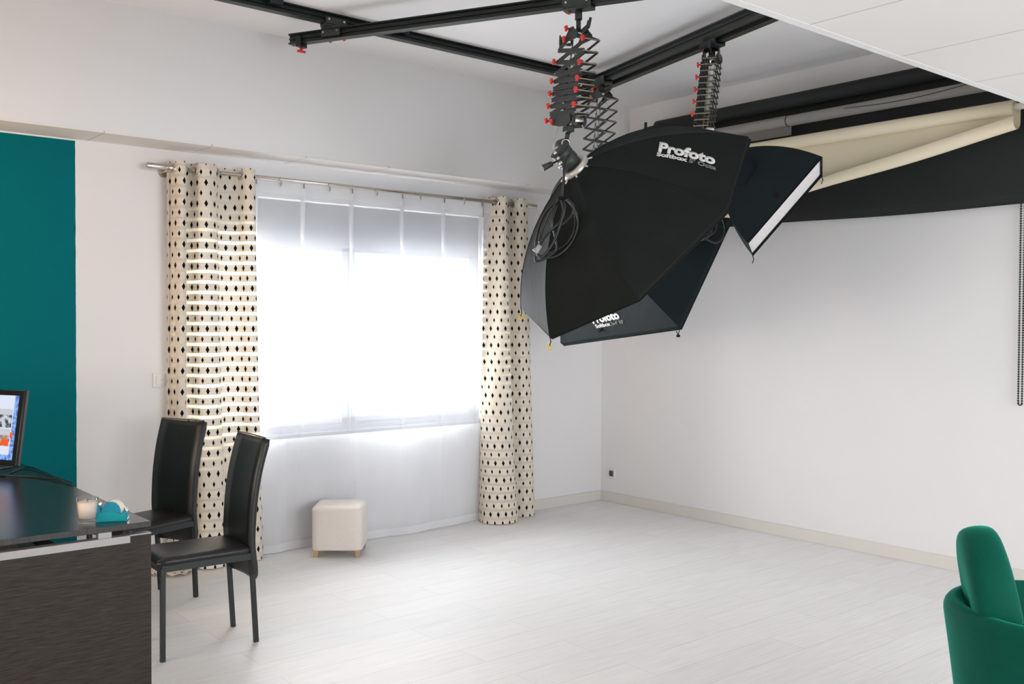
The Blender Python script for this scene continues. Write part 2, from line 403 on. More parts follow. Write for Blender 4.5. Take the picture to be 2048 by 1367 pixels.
def spline(pts, n):
    pts = [V3(p) for p in pts]; out = []
    k = len(pts) - 1
    for i in range(n):
        t = i / (n - 1) * k; j = min(int(t), k - 1); t -= j
        p0, p1, p2, p3 = pts[max(j - 1, 0)], pts[j], pts[j + 1], pts[min(j + 2, k)]
        out.append(0.5 * ((2 * p1) + (p2 - p0) * t + (2 * p0 - 5 * p1 + 4 * p2 - p3) * t * t + (3 * p1 - p0 - 3 * p2 + p3) * t ** 3))
    return out
def rot2(x, y, a): return x * math.cos(a) - y * math.sin(a), x * math.sin(a) + y * math.cos(a)

# ------------------------------------------------------------------ room
XL, YB, ZS, ZC = -8.0, -8.5, 2.44, 3.14
WX0, WX1, WZ0, WZ1 = -3.44, -1.19, 0.72, 2.222
struct('floor', MB().span((XL, YB, -0.1), (0.0, 0.0, 0.0)), floor_m)
mb = MB()
mb.span((XL, 0, 0), (WX0, 0.22, 3.3)); mb.span((WX1, 0, 0), (0.2, 0.22, 3.3))
mb.span((WX0, 0, 0), (WX1, 0.22, WZ0)); mb.span((WX0, 0, WZ1), (WX1, 0.22, 3.3))
struct('wall_left', mb, teal_wall)
struct('wall_right', MB().span((0, YB, 0), (0.2, 0, 3.3)), wall_white)
struct('wall_side', MB().span((XL - 0.2, YB, 0), (XL, 0.22, 3.3)), wall_white)
mb = MB()
mb.span((XL, YB - 0.2, 0), (-6.6, YB, 3.3)); mb.span((-1.0, YB - 0.2, 0), (0.2, YB, 3.3))
mb.span((-6.6, YB - 0.2, 0), (-1.0, YB, 0.7)); mb.span((-6.6, YB - 0.2, 2.3), (-1.0, YB, 3.3))
struct('wall_back', mb, wall_white)
struct('ceiling', MB().span((XL, -3.9, ZC), (0.2, 0.22, ZC + 0.12)), well_white)
# bulkhead over the window: painted face and tiled underside
mb = MB()
mb.span((XL, -0.295, ZS + 0.012), (0.0, 0, ZC))
struct('trim_1', mb, wall_white)
struct('trim_2', MB().span((XL, -0.295, ZS), (0.0, 0, ZS + 0.012)), tile_m)
# lowered tiled ceiling beside the camera
mb = MB(); mb.span((XL, YB, ZS), (0.0, -3.78, ZS + 0.05))
struct('trim_3', mb, tile_m)
mb = MB(); mb.span((XL, -3.78, ZS - 0.001), (0.0, -3.745, ZS + 0.06)); mb.span((XL, -3.78, ZS + 0.06), (0.0, -3.76, ZC + 0.1))
struct('trim_4', mb, wall_white)
mb = MB(); mb.span((XL, -0.013, 0), (-0.013, 0, 0.079), bevel=0.002)
struct('baseboard_left', mb, trim_white)
mb = MB(); mb.span((-0.013, YB, 0), (0, 0, 0.079), bevel=0.002)
struct('baseboard_right', mb, trim_white)

# window: frame, panes, roller shutter box
win = bpy.data.objects.new('window_1', None); COL.objects.link(win); win.location = ((WX0 + WX1) / 2, 0.12, WZ0); win['kind'] = 'structure'
win.matrix_basis = Matrix.Translation(win.location)
mb = MB(); y0, y1 = 0.10, 0.165
mb.span((WX0, y0, WZ0), (WX0 + 0.06, y1, 1.945), bevel=0.004); mb.span((WX1 - 0.06, y0, WZ0), (WX1, y1, 1.945), bevel=0.004)
mb.span((WX0, y0, WZ0), (WX1, y1, WZ0 + 0.05), bevel=0.004)
obj('window_frame', mb, frame_grey, win, world=True)
xm = -2.315
for a, c in ((WX0 + 0.06, xm - 0.002), (xm + 0.002, WX1 - 0.06)):
    mb = MB(); w = 0.048
    mb.span((a, 0.09, WZ0 + 0.05), (a + w, 0.15, 1.945), bevel=0.004); mb.span((c - w, 0.09, WZ0 + 0.05), (c, 0.15, 1.945), bevel=0.004)
    mb.span((a, 0.09, WZ0 + 0.05), (c, 0.15, WZ0 + 0.09), bevel=0.004); mb.span((a, 0.09, 1.915), (c, 0.15, 1.95), bevel=0.004)
    s_ = obj('sash', mb, frame_grey, win, world=True)
    obj('pane', MB().span((a + w, 0.118, WZ0 + 0.09), (c - w, 0.122, 1.915)), pane_m, s_, world=True)
obj('shutter_box', MB().span((WX0, 0.08, 1.945), (WX1, 0.22, WZ1), bevel=0.006), frame_grey, win, world=True)
obj('sill', MB().span((WX0, -0.004, WZ0 - 0.012), (WX1, 0.10, WZ0 + 0.012), bevel=0.004), frame_grey, win, world=True)

# ------------------------------------------------------------------ ceiling rails
RP = [(-.025, 0), (.025, 0), (.025, .007), (.011, .012), (.011, .022), (.018, .026), (.018, .032), (.011, .036), (.011, .046), (.025, .051), (.025, .058),
      (-.025, .058), (-.025, .051), (-.011, .046), (-.011, .036), (-.018, .032), (-.018, .026), (-.011, .022), (-.011, .012), (-.025, .007)]
def rail(name, a, b_, label, group=None):
    a, b_ = V3(a), V3(b_); d = (b_ - a).normalized(); side = d.cross(V3((0, 0, 1)))
    t = thing(name, label, 'rail', a)
    mb = MB().prism(RP, a, side, V3((0, 0, 1)), d, (b_ - a).length)
    obj('rail_profile', mb, rail_black, t, world=True)
    return t, d, side
r1, d1, s1 = rail('ceiling_rail', (-7.6, -0.859, 3.082), (-0.84, -0.859, 3.082), 'black rail fixed flat along the white ceiling parallel to the window wall')
for x in (-2.545, -3.335):
    mb = MB().box((x, -0.90, 3.125), (0.075, 0.05, 0.03), bevel=0.003)
    for k in range(4): mb.sphere((x - 0.03 + k * 0.02, -0.925, 3.135), 0.005, 8, 6)
    obj('mounting_clip', mb, rail_black, r1, world=True)
e2 = V3((-3.097, -0.615, 3.0)); d2v = V3((0.447, -0.8945, 0)).normalized()
r2, d2, s2 = rail('ceiling_rail', e2, e2 + d2v * 3.3, 'black cross rail slung under the window-side rail with its cut end showing')
mb = MB(); pstop = e2 + d2v * 0.07
mb.box(pstop + V3((0, 0, 0.01)), (0.035, 0.062, 0.06), (d2v, V3((-d2v.y, d2v.x, 0)), V3((0, 0, 1))), bevel=0.003)
es_ = obj('end_stop', mb, rail_black, r2, world=True)
mb = MB(); mb.cyl(pstop + V3((0, 0, -0.02)), pstop + V3((0, 0, -0.045)), 0.008, 10); mb.box(pstop + V3((0, 0, -0.042)), (0.05, 0.014, 0.014), bevel=0.004)
obj('knob', mb, red_knob, es_, world=True)
d3v = V3((-0.2435, -0.97, 0)).normalized(); n3 = V3((0.97, -0.2435, 0)).normalized()
L3 = V3((-1.188, -1.132, 3.0)) + n3 * 0.025; R3 = V3((-0.987, -0.992, 3.0)) - n3 * 0.025
r3a, _, _ = rail('ceiling_rail', L3 - d3v * 0.22, L3 + d3v * 2.5, 'left one of the twin slanted black rails, carrying the rear accordion hanger')
r3b, _, _ = rail('ceiling_rail', R3 - d3v * 0.25, R3 + d3v * 2.7, 'right one of the twin slanted black rails, carrying the edge-on accordion hanger')

def carriage_mb(mb, c, d, ln=0.15, wd=0.068, top=0.045, mi=0, bolts=1):
    side = V3((-d.y, d.x, 0)); up = V3((0, 0, 1))
    mb.box(c + up * (-0.008), (ln, wd, 0.012), (d, side, up), mi=mi, bevel=0.002)
    for s in (-1, 1):
        mb.box(c + side * s * (wd / 2 - 0.003) + up * (top / 2 - 0.010), (ln, 0.006, top), (d, side, up), mi=mi, bevel=0.002)
        for k in (-1, 1):
            p = c + side * s * (wd / 2) + d * k * ln * 0.36 + up * (top * 0.45)
            mb.cyl(p, p + side * s * 0.004, 0.006, 10, mi=bolts)
    return mb
# carriage linking the first cross rail to the fixed rail
pc = V3((-2.965, -0.859, 3.07))
t = thing('rail_carriage', 'black bolted carriage where the cross rail meets the fixed ceiling rail', 'rail carriage', pc)
mb = carriage_mb(MB(), V3((pc.x, pc.y, 3.082)), V3((1, 0, 0)), 0.13, 0.066, 0.04); obj('upper_plate', mb, [panto_black, steel], t, world=True)
mb = MB(); side = V3((-d2v.y, d2v.x, 0))
mb.box(pc + V3((0, 0, -0.004)), (0.12, 0.066, 0.012), (d2v, side, V3((0, 0, 1))), bevel=0.002)
for s in (-1, 1):
    mb.box(pc + side * s * 0.030 + V3((0, 0, -0.03)), (0.12, 0.006, 0.05), (d2v, side, V3((0, 0, 1))), bevel=0.002)
    for k in (-1, 1):
        p = pc + side * s * 0.033 + d2v * k * 0.045 + V3((0, 0, -0.03)); mb.cyl(p, p + side * s * 0.004, 0.006, 10, mi=1)
lo = obj('lower_plate', mb, [panto_black, steel], t, world=True)
for k in (-1, 1):
    mb = MB().sphere(pc + d2v * k * 0.045 - side * -0.036 + V3((0, 0, -0.06)), 0.011, 10, 8); obj('knob', mb, red_knob, lo, world=True)
    
# ------------------------------------------------------------------ pantograph hangers
UP = V3((0, 0, 1))
def knob_mb(p, ax):
    mb = MB(); ax = V3(ax).normalized()
    mb.cyl(p, p + ax * 0.016, 0.006, 8)
    mb.box(p + ax * 0.016, (0.010, 0.014, 0.030), (ax, ax.cross(UP).normalized(), UP), bevel=0.004)
    mb.box(p + ax * 0.016 + UP * 0.006, (0.010, 0.024, 0.012), (ax, ax.cross(UP).normalized(), UP), bevel=0.004)
    return mb
def pantograph(label, hang, u, rail_d, left_z, shift, Wd=0.25, D=0.075, knobs_l=(), knobs_m=(), bottom=None, hook=False, bw=0.017, flip=False):
    hang = V3(hang); u = V3(u).normalized(); m = V3((u.y, -u.x, 0)).normalized()
    camdir = V3((-5.668, -5.646, 0)) - V3((hang.x, hang.y, 0))
    if (m.dot(camdir) < 0) != flip: m = -m
    t = thing('pantograph_hanger', label, 'pantograph', hang)
    # carriage on the rail
    mb = carriage_mb(MB(), hang + UP * 0.0, rail_d, 0.15, 0.07, 0.045)
    cgr = obj('carriage', mb, [panto_black, steel], t, world=True)
    mb = knob_mb(hang - rail_d * 0.05 + UP * -0.012, -UP); obj('knob', mb, red_knob, cgr, world=True)
    z0 = left_z[0]; n = len(left_z)
    ztop = z0 + 0.055
    mb = MB(); mb.cyl(hang + UP * -0.014, hang + UP * -0.06, 0.018, 14); mb.cyl(hang + UP * -0.06, V3((hang.x, hang.y, ztop + 0.02)), 0.012, 12)
    if hook: mb.torus(V3((hang.x, hang.y, ztop + 0.035)), m.cross(UP), 0.02, 0.004, 16, 6)
    obj('stem', mb, panto_black, t, world=True)
    mb = MB()
    for s in (-1, 1):
        o = V3((hang.x, hang.y, 0)) + m * s * (D / 2 + 0.004)
        mb.prism([(-.058, z0 + 0.022), (.058, z0 + 0.022), (.058, z0 + 0.045), (.03, ztop + 0.015), (.018, ztop + 0.03), (-.018, ztop + 0.03), (-.03, ztop + 0.015), (-.058, z0 + 0.045)],
                 o - m * s * 0.002, u, UP, m * s, 0.004)
    mb.cyl(V3((hang.x, hang.y, ztop + 0.018)) - m * (D / 2 + 0.006), V3((hang.x, hang.y, ztop + 0.018)) + m * (D / 2 + 0.006), 0.007, 10)
    # stowed hook arm and cable drum beside the head
    tb = obj('top_bracket', mb, panto_black, t, world=True)
    mb = MB(); pr = V3((hang.x, hang.y, ztop + 0.0)) - u * 0.075
    mb.bar(V3((hang.x, hang.y, ztop + 0.005)) - u * 0.03, pr - u * 0.02 + UP * 0.02, 0.022, 0.012, UP, bevel=0.003)
    mb.bar(pr - u * 0.018 + UP * 0.015, pr - u * 0.034 + UP * 0.055, 0.014, 0.010, u, bevel=0.003); mb.bar(pr - u * 0.0 + UP * 0.012, pr - u * 0.016 + UP * 0.045, 0.010, 0.008, u, bevel=0.002)
    obj('hook_arm', mb, panto_black, tb, world=True)
    mb = MB(); pd = V3((hang.x, hang.y, ztop - 0.005)) + u * 0.115
    ax = (m + u * 0.5).normalized()
    mb.lathe([(0.0001, -0.034), (0.030, -0.034), (0.030, -0.028), (0.022, -0.028), (0.022, 0.028), (0.030, 0.028), (0.030, 0.034), (0.0001, 0.034)], pd, 20, axis=ax)
    dr = obj('spring_drum', mb, panto_black, t, world=True)
    obj('drum_band', MB().lathe([(0.0225, -0.022), (0.024, -0.02), (0.024, 0.02), (0.0225, 0.022)], pd, 20, axis=ax), steel, dr, world=True)
    def cen(z): 
        k = (z0 - z) / max(z0 - left_z[-1], 1e-6)
        return V3((hang.x, hang.y, z)) + V3(shift) * k
    Lp = [cen(z) + u * Wd / 2 for z in left_z]
    Rp = []
    for i in range(n - 1):
        z = left_z[i]; Rp.append(cen(z) - u * Wd / 2)
    zb = left_z[-1]
    Rp.append(cen(zb) - u * Wd / 2)
    for s in (-1, 1):
        f = m * s * D / 2; bw_ = bw if s > 0 else 0.012
        for i in range(n):
            if i + 1 < n: obj('scissor_bar', MB().bar(Rp[i] + f - m * 0.003, Lp[i + 1] + f - m * 0.003, bw_, 0.004, UP, bevel=0.001), panto_black, t, world=True)
            if i + 1 < n: obj('scissor_bar', MB().bar(Lp[i] + f + m * 0.003, Rp[i + 1] + f + m * 0.003, bw_, 0.004, UP, bevel=0.001), panto_black, t, world=True)
        # short closing bars at top and bottom
        q = cen(z0) + UP * 0.036
        obj('scissor_bar', MB().bar(q + u * 0.045 + f, Lp[0] + f, bw_, 0.004, UP, bevel=0.001), panto_black, t, world=True)
        obj('scissor_bar', MB().bar(q - u * 0.045 + f, Rp[0] + f, bw_, 0.004, UP, bevel=0.001), panto_black, t, world=True)
    for i in range(n):
        for P_ in (Lp[i], Rp[i]):
            obj('rung', MB().bar(P_ - m * (D / 2 + 0.006), P_ + m * (D / 2 + 0.006), 0.010, 0.006, u, bevel=0.002), rung_steel, t, world=True)
    for i in knobs_l:
        obj('knob', knob_mb(Lp[i] + m * (D / 2 + 0.004), m), red_knob, t, world=True)
    for i in knobs_m:
        obj('knob', knob_mb(Rp[i] + m * (D / 2 + 0.004), m), red_knob, t, world=True)
    obj('knob', knob_mb(cen(z0) + UP * 0.036 + u * 0.045 + m * (D / 2 + 0.004), m), red_knob, t, world=True)
    obj('knob', knob_mb(V3((hang.x, hang.y, ztop + 0.03)) + u * 0.03 + m * (D / 2), m), red_knob, t, world=True)
    # balancing springs inside, then the lower bracket with its roller
    mb = MB(); a = cen(z0) + u * 0.04; c = cen(left_z[-1]) + u * 0.03
    for s in (-1, 1): mb.bar(a + m * s * 0.012, c + m * s * 0.012, 0.018, 0.002, u)
    obj('spring_band', mb, steel, t, world=True)
    zb_ = left_z[-1]; q = cen(zb_)
    mb = MB()
    for s in (-1, 1):
        mb.prism([(-.08, 0.0), (.09, 0.02), (.115, 0.008), (.085, -.028), (.02, -.045), (-.05, -.055), (-.085, -.035)], q + m * s * (D / 2 + 0.004), u, UP, m * s, 0.005)
    lb = obj('lower_bracket', mb, panto_black, t, world=True)
    pr = q - u * 0.08 + UP * -0.03
    mb = MB().lathe([(0.0001, -D / 2), (0.026, -D / 2), (0.026, -D / 2 + 0.006), (0.019, -D / 2 + 0.006), (0.019, D / 2 - 0.006), (0.026, D / 2 - 0.006), (0.026, D / 2), (0.0001, D / 2)], pr, 20, axis=m)
    ro = obj('roller', mb, panto_black, lb, world=True)
    obj('roller_band', MB().lathe([(0.0195, -D / 3), (0.021, -D / 3 + .003), (0.021, D / 3 - .003), (0.0195, D / 3)], pr, 20, axis=m), steel, ro, world=True)
    obj('knob', knob_mb(q + u * 0.07 + UP * -0.015 + m * (D / 2 + 0.008), m), red_knob, lb, world=True)
    if bottom is not None:
        b_ = V3(bottom); mb = MB()
        mb.cyl(q + UP * -0.03, (q + UP * -0.05).lerp(b_, 0.5), 0.015, 12); mb.cyl((q + UP * -0.05).lerp(b_, 0.5), b_, 0.011, 12)
        mb.box((q + UP * -0.05).lerp(b_, 0.15), (0.05, 0.04, 0.03), (u, m, UP), bevel=0.004)
        obj('spigot', mb, panto_black, t, world=True)
    return t, q, m
u1 = V3((0.196, 0.981, 0)).normalized()
lz1 = [2.811, 2.754, 2.697, 2.657, 2.620, 2.595, 2.565, 2.533, 2.495, 2.460]
h1 = V3((-2.348, -2.156, 2.998))
h1 = e2 + d2v * ((h1 - e2).dot(d2v)); h1.z = 2.998
p1, q1, m1 = pantograph('half-folded accordion hanger nearest the camera, tilted, with many red knobs', h1, u1, d2v, lz1, right * -0.045,
                        knobs_l=(1, 3, 5, 7, 9), knobs_m=(0, 2, 4, 6, 8), bw=0.022, bottom=h1 + right * -0.055 + UP * (2.355 - 2.998))
mb = MB(); a = q1 + u1 * 0.10 + UP * -0.03
mb.tube(spline([a, a + UP * -0.07 + u1 * 0.045, a + UP * -0.15 + u1 * 0.05, a + UP * -0.20 + u1 * 0.0, a + UP * -0.215 - u1 * 0.06], 20), 0.0012, 6)
obj('safety_wire', mb, steel, p1, world=True)
h2 = V3((-1.184, -1.147, 2.998)); h2 = L3 + d3v * ((h2 - L3).dot(d3v)); h2.z = 2.998
lz2 = [2.870 - 0.0705 * k for k in range(10)]
p2, q2, m2 = pantograph('stretched accordion hanger behind, running down behind the octagonal softbox', h2, u1, d3v, lz2, right * -0.05, knobs_l=(), knobs_m=(), bw=0.014, bottom=h2 + right * -0.06 + UP * (2.16 - 2.998))
u3 = V3((0.855, 0.52, 0)).normalized()
h3 = V3((-1.291, -2.153, 2.998)); h3 = R3 + d3v * ((h3 - R3).dot(d3v)); h3.z = 2.998
lz3 = [2.90 - 0.0335 * k for k in range(12)]
p3, q3, m3 = pantograph('folded accordion hanger seen edge-on under the right twin rail', h3, u3, d3v, lz3, right * -0.04, D=0.072, knobs_l=(), knobs_m=(1, 3, 5, 7, 9), bottom=h3 + right * -0.03 + UP * (2.44 - 2.998), hook=True, bw=0.034, flip=True)

# ------------------------------------------------------------------ softboxes
def text_mesh(body, size, shear, bold):
    cu = bpy.data.curves.new('lettering', 'FONT'); cu.body = body; cu.size = size; cu.shear = shear; cu.offset = bold
    cu.resolution_u = 3; cu.space_character = 1.0
    o = bpy.data.objects.new('lettering', cu); COL.objects.link(o)
    dg = bpy.context.evaluated_depsgraph_get(); me = bpy.data.meshes.new_from_object(o.evaluated_get(dg))
    bpy.data.objects.remove(o); bpy.data.curves.remove(cu)
    return me
def lettering(parent, panel_bvh, body, origin, exw, eyh, nrm, mat_, bold=0.0, name='logo_lettering'):
    """the word fills the parallelogram origin, origin+exw, origin+eyh on the panel"""
    origin, exw, eyh, nrm = V3(origin), V3(exw), V3(eyh), V3(nrm).normalized()
    me = text_mesh(body, 1.0, 0.0, bold)
    bm = bmesh.new(); bm.from_mesh(me); bpy.data.meshes.remove(me)
    bmesh.ops.subdivide_edges(bm, edges=[e for e in bm.edges if e.calc_length() > 0.35], cuts=1)
    xs = [v.co.x for v in bm.verts]; ys = [v.co.y for v in bm.verts]
    x0, x1, y0, y1 = min(xs), max(xs), min(ys), max(ys)
    for v in bm.verts:
        p = origin + exw * ((v.co.x - x0) / (x1 - x0)) + eyh * ((v.co.y - y0) / (y1 - y0))
        hit = panel_bvh.ray_cast(p + nrm * 0.3, -nrm)
        if hit[0] is not None: p = hit[0] + nrm * 0.003
        v.co = p
    r = bmesh.ops.extrude_face_region(bm, geom=list(bm.faces))
    for g in r['geom']:
        if isinstance(g, bmesh.types.BMVert): g.co += nrm * 0.001
    mb = MB(); mb.bm.free(); mb.bm = bm
    return obj(name, mb, mat_, parent, world=True)

def rib_pts(A, n, vert, r0, bow, N=14):
    rad = vert - A; hgt = rad.dot(n); radial = rad - n * hgt; Rr = radial.length; radial.normalize()
    p0 = A + radial * r0; ch = vert - p0; L = ch.length; chd = ch / L
    out = (radial * hgt - n * (Rr - r0)).normalized()
    return [p0 + ch * (i / (N - 1)) + out * bow * 4 * (i / (N - 1)) * (1 - i / (N - 1)) for i in range(N)]
def softbox(label, A, n, verts, r0, bow, mats, sag, lip, tags=None, tagmat=None):
    A, n = V3(A), V3(n).normalized(); verts = [V3(v) for v in verts]; K = len(verts)
    t = thing('softbox', label, 'softbox', A)
    ribs = [rib_pts(A, n, v, r0, bow) for v in verts]
    panels = []; N = len(ribs[0]); MS = 10
    ctr = sum(verts, V3()) / K
    for k in range(K):
        a, b_ = ribs[k], ribs[(k + 1) % K]; G = []
        mid = (a[N // 2] + b_[N // 2]) / 2; outw = (mid - (A + n * (mid - A).dot(n))).normalized() - n * 0.6; outw.normalize()
        for i in range(N):
            tt = i / (N - 1); row = []
            for j in range(MS + 1):
                s = j / MS
                w = 4 * s * (1 - s) * sag * 4 * tt * (1 - tt)
                wr = 0.004 * math.sin(j * 2.1 + k) * math.sin(tt * 3.1 + 1.7 * j) * tt * (1 - tt) * math.sin(PI * s)
                row.append(a[i].lerp(b_[i], s) - outw * (w + wr))
            G.append(row)
        # short lip turned forward beyond the rim
        edge = G[-1]
        mb = MB(); mb.quadgrid(G)
        bvh = BVHTree.FromBMesh(mb.bm)
        mb.quadgrid([edge, [p + n * lip for p in edge]], smooth=False)
        po = obj('side_panel', mb, mats[k % len(mats)] if isinstance(mats, (list, tuple)) else mats, t, world=True)
        panels.append((po, bvh, outw, G))
    mb = MB()
    for k in range(K):
        mb.tube([p for p in ribs[k]], 0.0022, 6)
    obj('seam_piping', mb, soft_black, t, world=True)
    mb = MB(); vv = [mb.bm.verts.new(v + n * (lip - 0.012) - (v - ctr).normalized() * 0.004) for v in verts]
    f = mb.bm.faces.new(vv); bmesh.ops.triangulate(mb.bm, faces=[f])
    r = bmesh.ops.extrude_face_region(mb.bm, geom=list(mb.bm.faces))
    for g in r['geom']:
        if isinstance(g, bmesh.types.BMVert): g.co -= n * 0.003
    obj('diffuser', mb, diffuser_white, t, world=True)
    mb = MB(); mb.tube([v + n * lip for v in verts], 0.004, 6, closed=True); obj('rim_binding', mb, binding, t, world=True)
    mb = MB().lathe([(r0 - 0.012, -0.02), (r0 + 0.006, -0.022), (r0 + 0.010, 0.0), (r0 + 0.004, 0.02), (r0 - 0.012, 0.02), (r0 - 0.012, -0.02)], A, 28, axis=n)
    for k in range(K):
        p = ribs[k][0]; mb.cyl(p - n * 0.004, p + (ribs[k][1] - p) * 0.5, 0.005, 8)
    obj('speed_ring', mb, ring_metal, t, world=True)
    for k in (tags or ()):
        v = verts[k]; mb = MB()
        mb.tube([v, v + UP * -0.02 + n * 0.01, v + UP * -0.05], 0.0025, 6); cd = obj('toggle_cord', mb, binding, t, world=True)
        if tagmat:
            mb = MB(); mb.box(v + UP * -0.058, (0.022, 0.014, 0.016), (right, fwd, UP), bevel=0.004); mb.bar(v + UP * -0.052, v + UP * -0.052 - right * 0.012 + UP * 0.022, 0.008, 0.004, fwd)
            obj('cord_toggle', mb, tagmat, cd, world=True)
    return t, panels, ribs
# octagonal softbox
A1 = V3((-2.355, -2.159, 2.205)); n1 = V3((0.742, -0.154, -0.652)).normalized()
ex_ = n1.cross(UP).normalized(); ey_ = n1.cross(ex_)
c1 = A1 + n1 * 0.413; ro = 2.317
oct_v = [c1 + (ex_ * math.cos(ro + k * PI / 4) + ey_ * math.sin(ro + k * PI / 4)) * 0.727 for k in range(8)]
sb1, pan1, ribs1 = softbox('large black octagonal softbox, closest to the camera, with big white lettering', A1, n1, oct_v, 0.068, 0.066, soft_black, 0.012, 0.02, tags=(0, 7), tagmat=yellow_tag)
po, bvh, ow, G = pan1[4]
nl = -V3((0.589, 0.364, -0.722))
o_ = V3((-2.140, -2.513, 2.206)); xw = V3((0.092, -0.258, -0.045)); yh = V3((0.047, 0.030, 0.052))
lettering(po, bvh, 'Profoto', o_, xw, yh, nl, logo_white, 0.05)
yd = yh.normalized()
lettering(po, bvh, 'Softbox', o_ - yd * 0.034 - xw * 0.015, xw * 0.55, yd * 0.032, nl, logo_white, 0.045)
lettering(po, bvh, "5' Octa", o_ - yd * 0.034 + xw * 0.56, xw * 0.47, yd * 0.032, nl, logo_grey, 0.04)

# 3x4 softbox
A2 = V3((-1.221, -1.137, 2.007)); n2 = V3((0.802, -0.156, -0.577)); ub = V3((0.586, 0.017, 0.81)); vb = V3((-0.117, -0.988, 0.105))
c2 = A2 + n2 * 0.475 - ub * 0.03
rv2 = [c2 + ub * s_ * 0.42 + vb * q_ * 0.6 for s_, q_ in ((-1, -1), (-1, 1), (1, 1), (1, -1))]
sb2, pan2, ribs2 = softbox('black rectangular softbox hanging lowest, behind the octagonal one, bluish lower panel lettered white', A2, n2, rv2, 0.06, 0.05, soft_navy, 0.006, 0.03, tags=(1,), tagmat=binding)
po, bvh, ow, G = pan2[0]
nl = V3((-0.977, 0.095, -0.192)); o_ = V3((-1.101, -1.045, 1.445)); xw = V3((-0.035, -0.280, 0.034)); yh = V3((-0.010, 0.019, 0.056))
lettering(po, bvh, 'Profoto', o_, xw, yh, nl, logo_white, 0.05)
yd = yh.normalized()
lettering(po, bvh, 'Softbox', o_ - yd * 0.032 + xw * 0.03, xw * 0.54, yd * 0.028, nl, logo_white, 0.03)
lettering(po, bvh, "3x4' RF", o_ - yd * 0.032 + xw * 0.60, xw * 0.45, yd * 0.026, nl, logo_grey, 0.02)
# dark velcro patch on the rim
e0 = G[-2][4]; mb = MB(); mb.box(e0 + nl * 0.004, (0.012, 0.03, 0.05), (nl, (rv2[1] - rv2[0]).normalized(), ub), bevel=0.002); obj('velcro_patch', mb, binding, sb2, world=True)

# small softbox
A3 = V3((-1.211, -2.169, 2.367)); n3b = V3((0.359, -0.683, -0.636)).normalized(); uc = V3((0.406, -0.499, 0.766)); vc = V3((-0.840, -0.533, 0.098))
c3 = A3 + n3b * 0.439
rv3 = [c3 + uc * s_ * 0.293 + vc * q_ * 0.198 for s_, q_ in ((-1, -1), (-1, 1), (1, 1), (1, -1))]
sb3, pan3, ribs3 = softbox('small black softbox at right showing a white sliver of its front', A3, n3b, rv3, 0.06, 0.045, soft_navy, 0.004, 0.004, tags=(0, 3), tagmat=None)
po, bvh, ow, G = pan3[1]
def on_panel(G, i, s): 
    N = len(G); x = i * (N - 1); k = min(int(x), N - 2); f = x - k; M_ = len(G[0]) - 1; y = s * M_; j = min(int(y), M_ - 1); g = y - j
    a = G[k][j].lerp(G[k][j + 1], g); b_ = G[k + 1][j].lerp(G[k + 1][j + 1], g); return a.lerp(b_, f)
ow3 = (on_panel(G, .5, .45) - on_panel(G, .5, .5)).cross(on_panel(G, .6, .5) - on_panel(G, .5, .5)).normalized()
if ow3.dot(cam.location - A3) < 0: ow3 = -ow3
loop = []
for a, c in ((.22, .38), (.42, .30), (.50, .34), (.52, .42), (.50, .62), (.45, .70), (.36, .74), (.22, .68)): loop.append(on_panel(G, a, c) + ow3 * 0.003)
obj('pocket_seam', MB().tube(spline(loop, 40), 0.0028, 6), binding, po, world=True)
mb = MB(); mb.box(on_panel(G, .9, .5) + ow3 * 0.003, (0.03, 0.025, 0.004), (uc, n3b, ow3), bevel=0.001); obj('velcro_patch', mb, binding, po, world=True)

# ------------------------------------------------------------------ flash heads with their cords
def flash_head(label, A, n, ln, rad, pivot):
    t = thing('flash_head', label, 'studio flash', A)
    mb = MB().lathe([(0.0001, 0.0), (rad * 0.92, 0.0), (rad * 0.95, -0.02), (rad, -0.025), (rad, -0.05), (rad * 0.94, -0.053), (rad * 0.94, -0.06), (rad, -0.063), (rad, -0.09), (rad * 0.94, -0.093), (rad * 0.94, -0.10),
                     (rad, -0.103), (rad * 0.98, -ln * 0.9), (rad * 0.85, -ln), (0.0001, -ln)], A - n * 0.024, 26, axis=n)
    obj('body', mb, panto_black, t, world=True)
    side = n.cross(UP).normalized(); b_ = A - n * (ln * 0.6)
    mb = MB()
    mb.lathe([(0.0001, -0.03), (0.026, -0.03), (0.03, -0.02), (0.03, 0.02), (0.026, 0.03), (0.0001, 0.03)], V3(pivot), 20, axis=side)
    mb.bar(V3(pivot), b_, 0.035, 0.03, side, bevel=0.005)
    tb = obj('tilt_bracket', mb, panto_black, t, world=True)
    obj('tilt_ring', MB().torus(V3(pivot) + side * 0.031, side, 0.022, 0.005, 20, 6), steel, tb, world=True)
    return t, side, b_
piv1 = h1 + right * -0.075 + UP * (2.325 - 2.998)
fh1, sd1, bb1 = flash_head('black studio flash behind the octagonal softbox, with coiled cord and grip handle', A1, n1, 0.105, 0.052, piv1)
def at(px, py, z):
    """world point seen at photo pixel px,py at depth z"""
    return V3((-5.668, -5.646, 1.45)) + (fwd + right * ((px - 1024) / 1948.6) + down * ((py - 683.5) / 1948.6)) * z
mb = MB(); g0, g1 = at(1116, 321, 4.70), at(1084, 337, 4.66)
mb.tube([g0, g0.lerp(g1, .35), g0.lerp(g1, .4), g1], [0.005, 0.005, 0.013, 0.016], 12)
obj('grip_handle', mb, panto_black, fh1, world=True)
mb = MB()
for p in ((1111, 305), (1117, 316), (1121, 333), (1122, 325)): mb.sphere(at(p[0], p[1], 4.67), 0.009, 10, 8)
obj('bolt', mb, steel, fh1, world=True)
D0 = 4.60
def loop3(pts, n=60): return spline([at(a, b_, c) for a, b_, c in pts], n)
mb = MB()
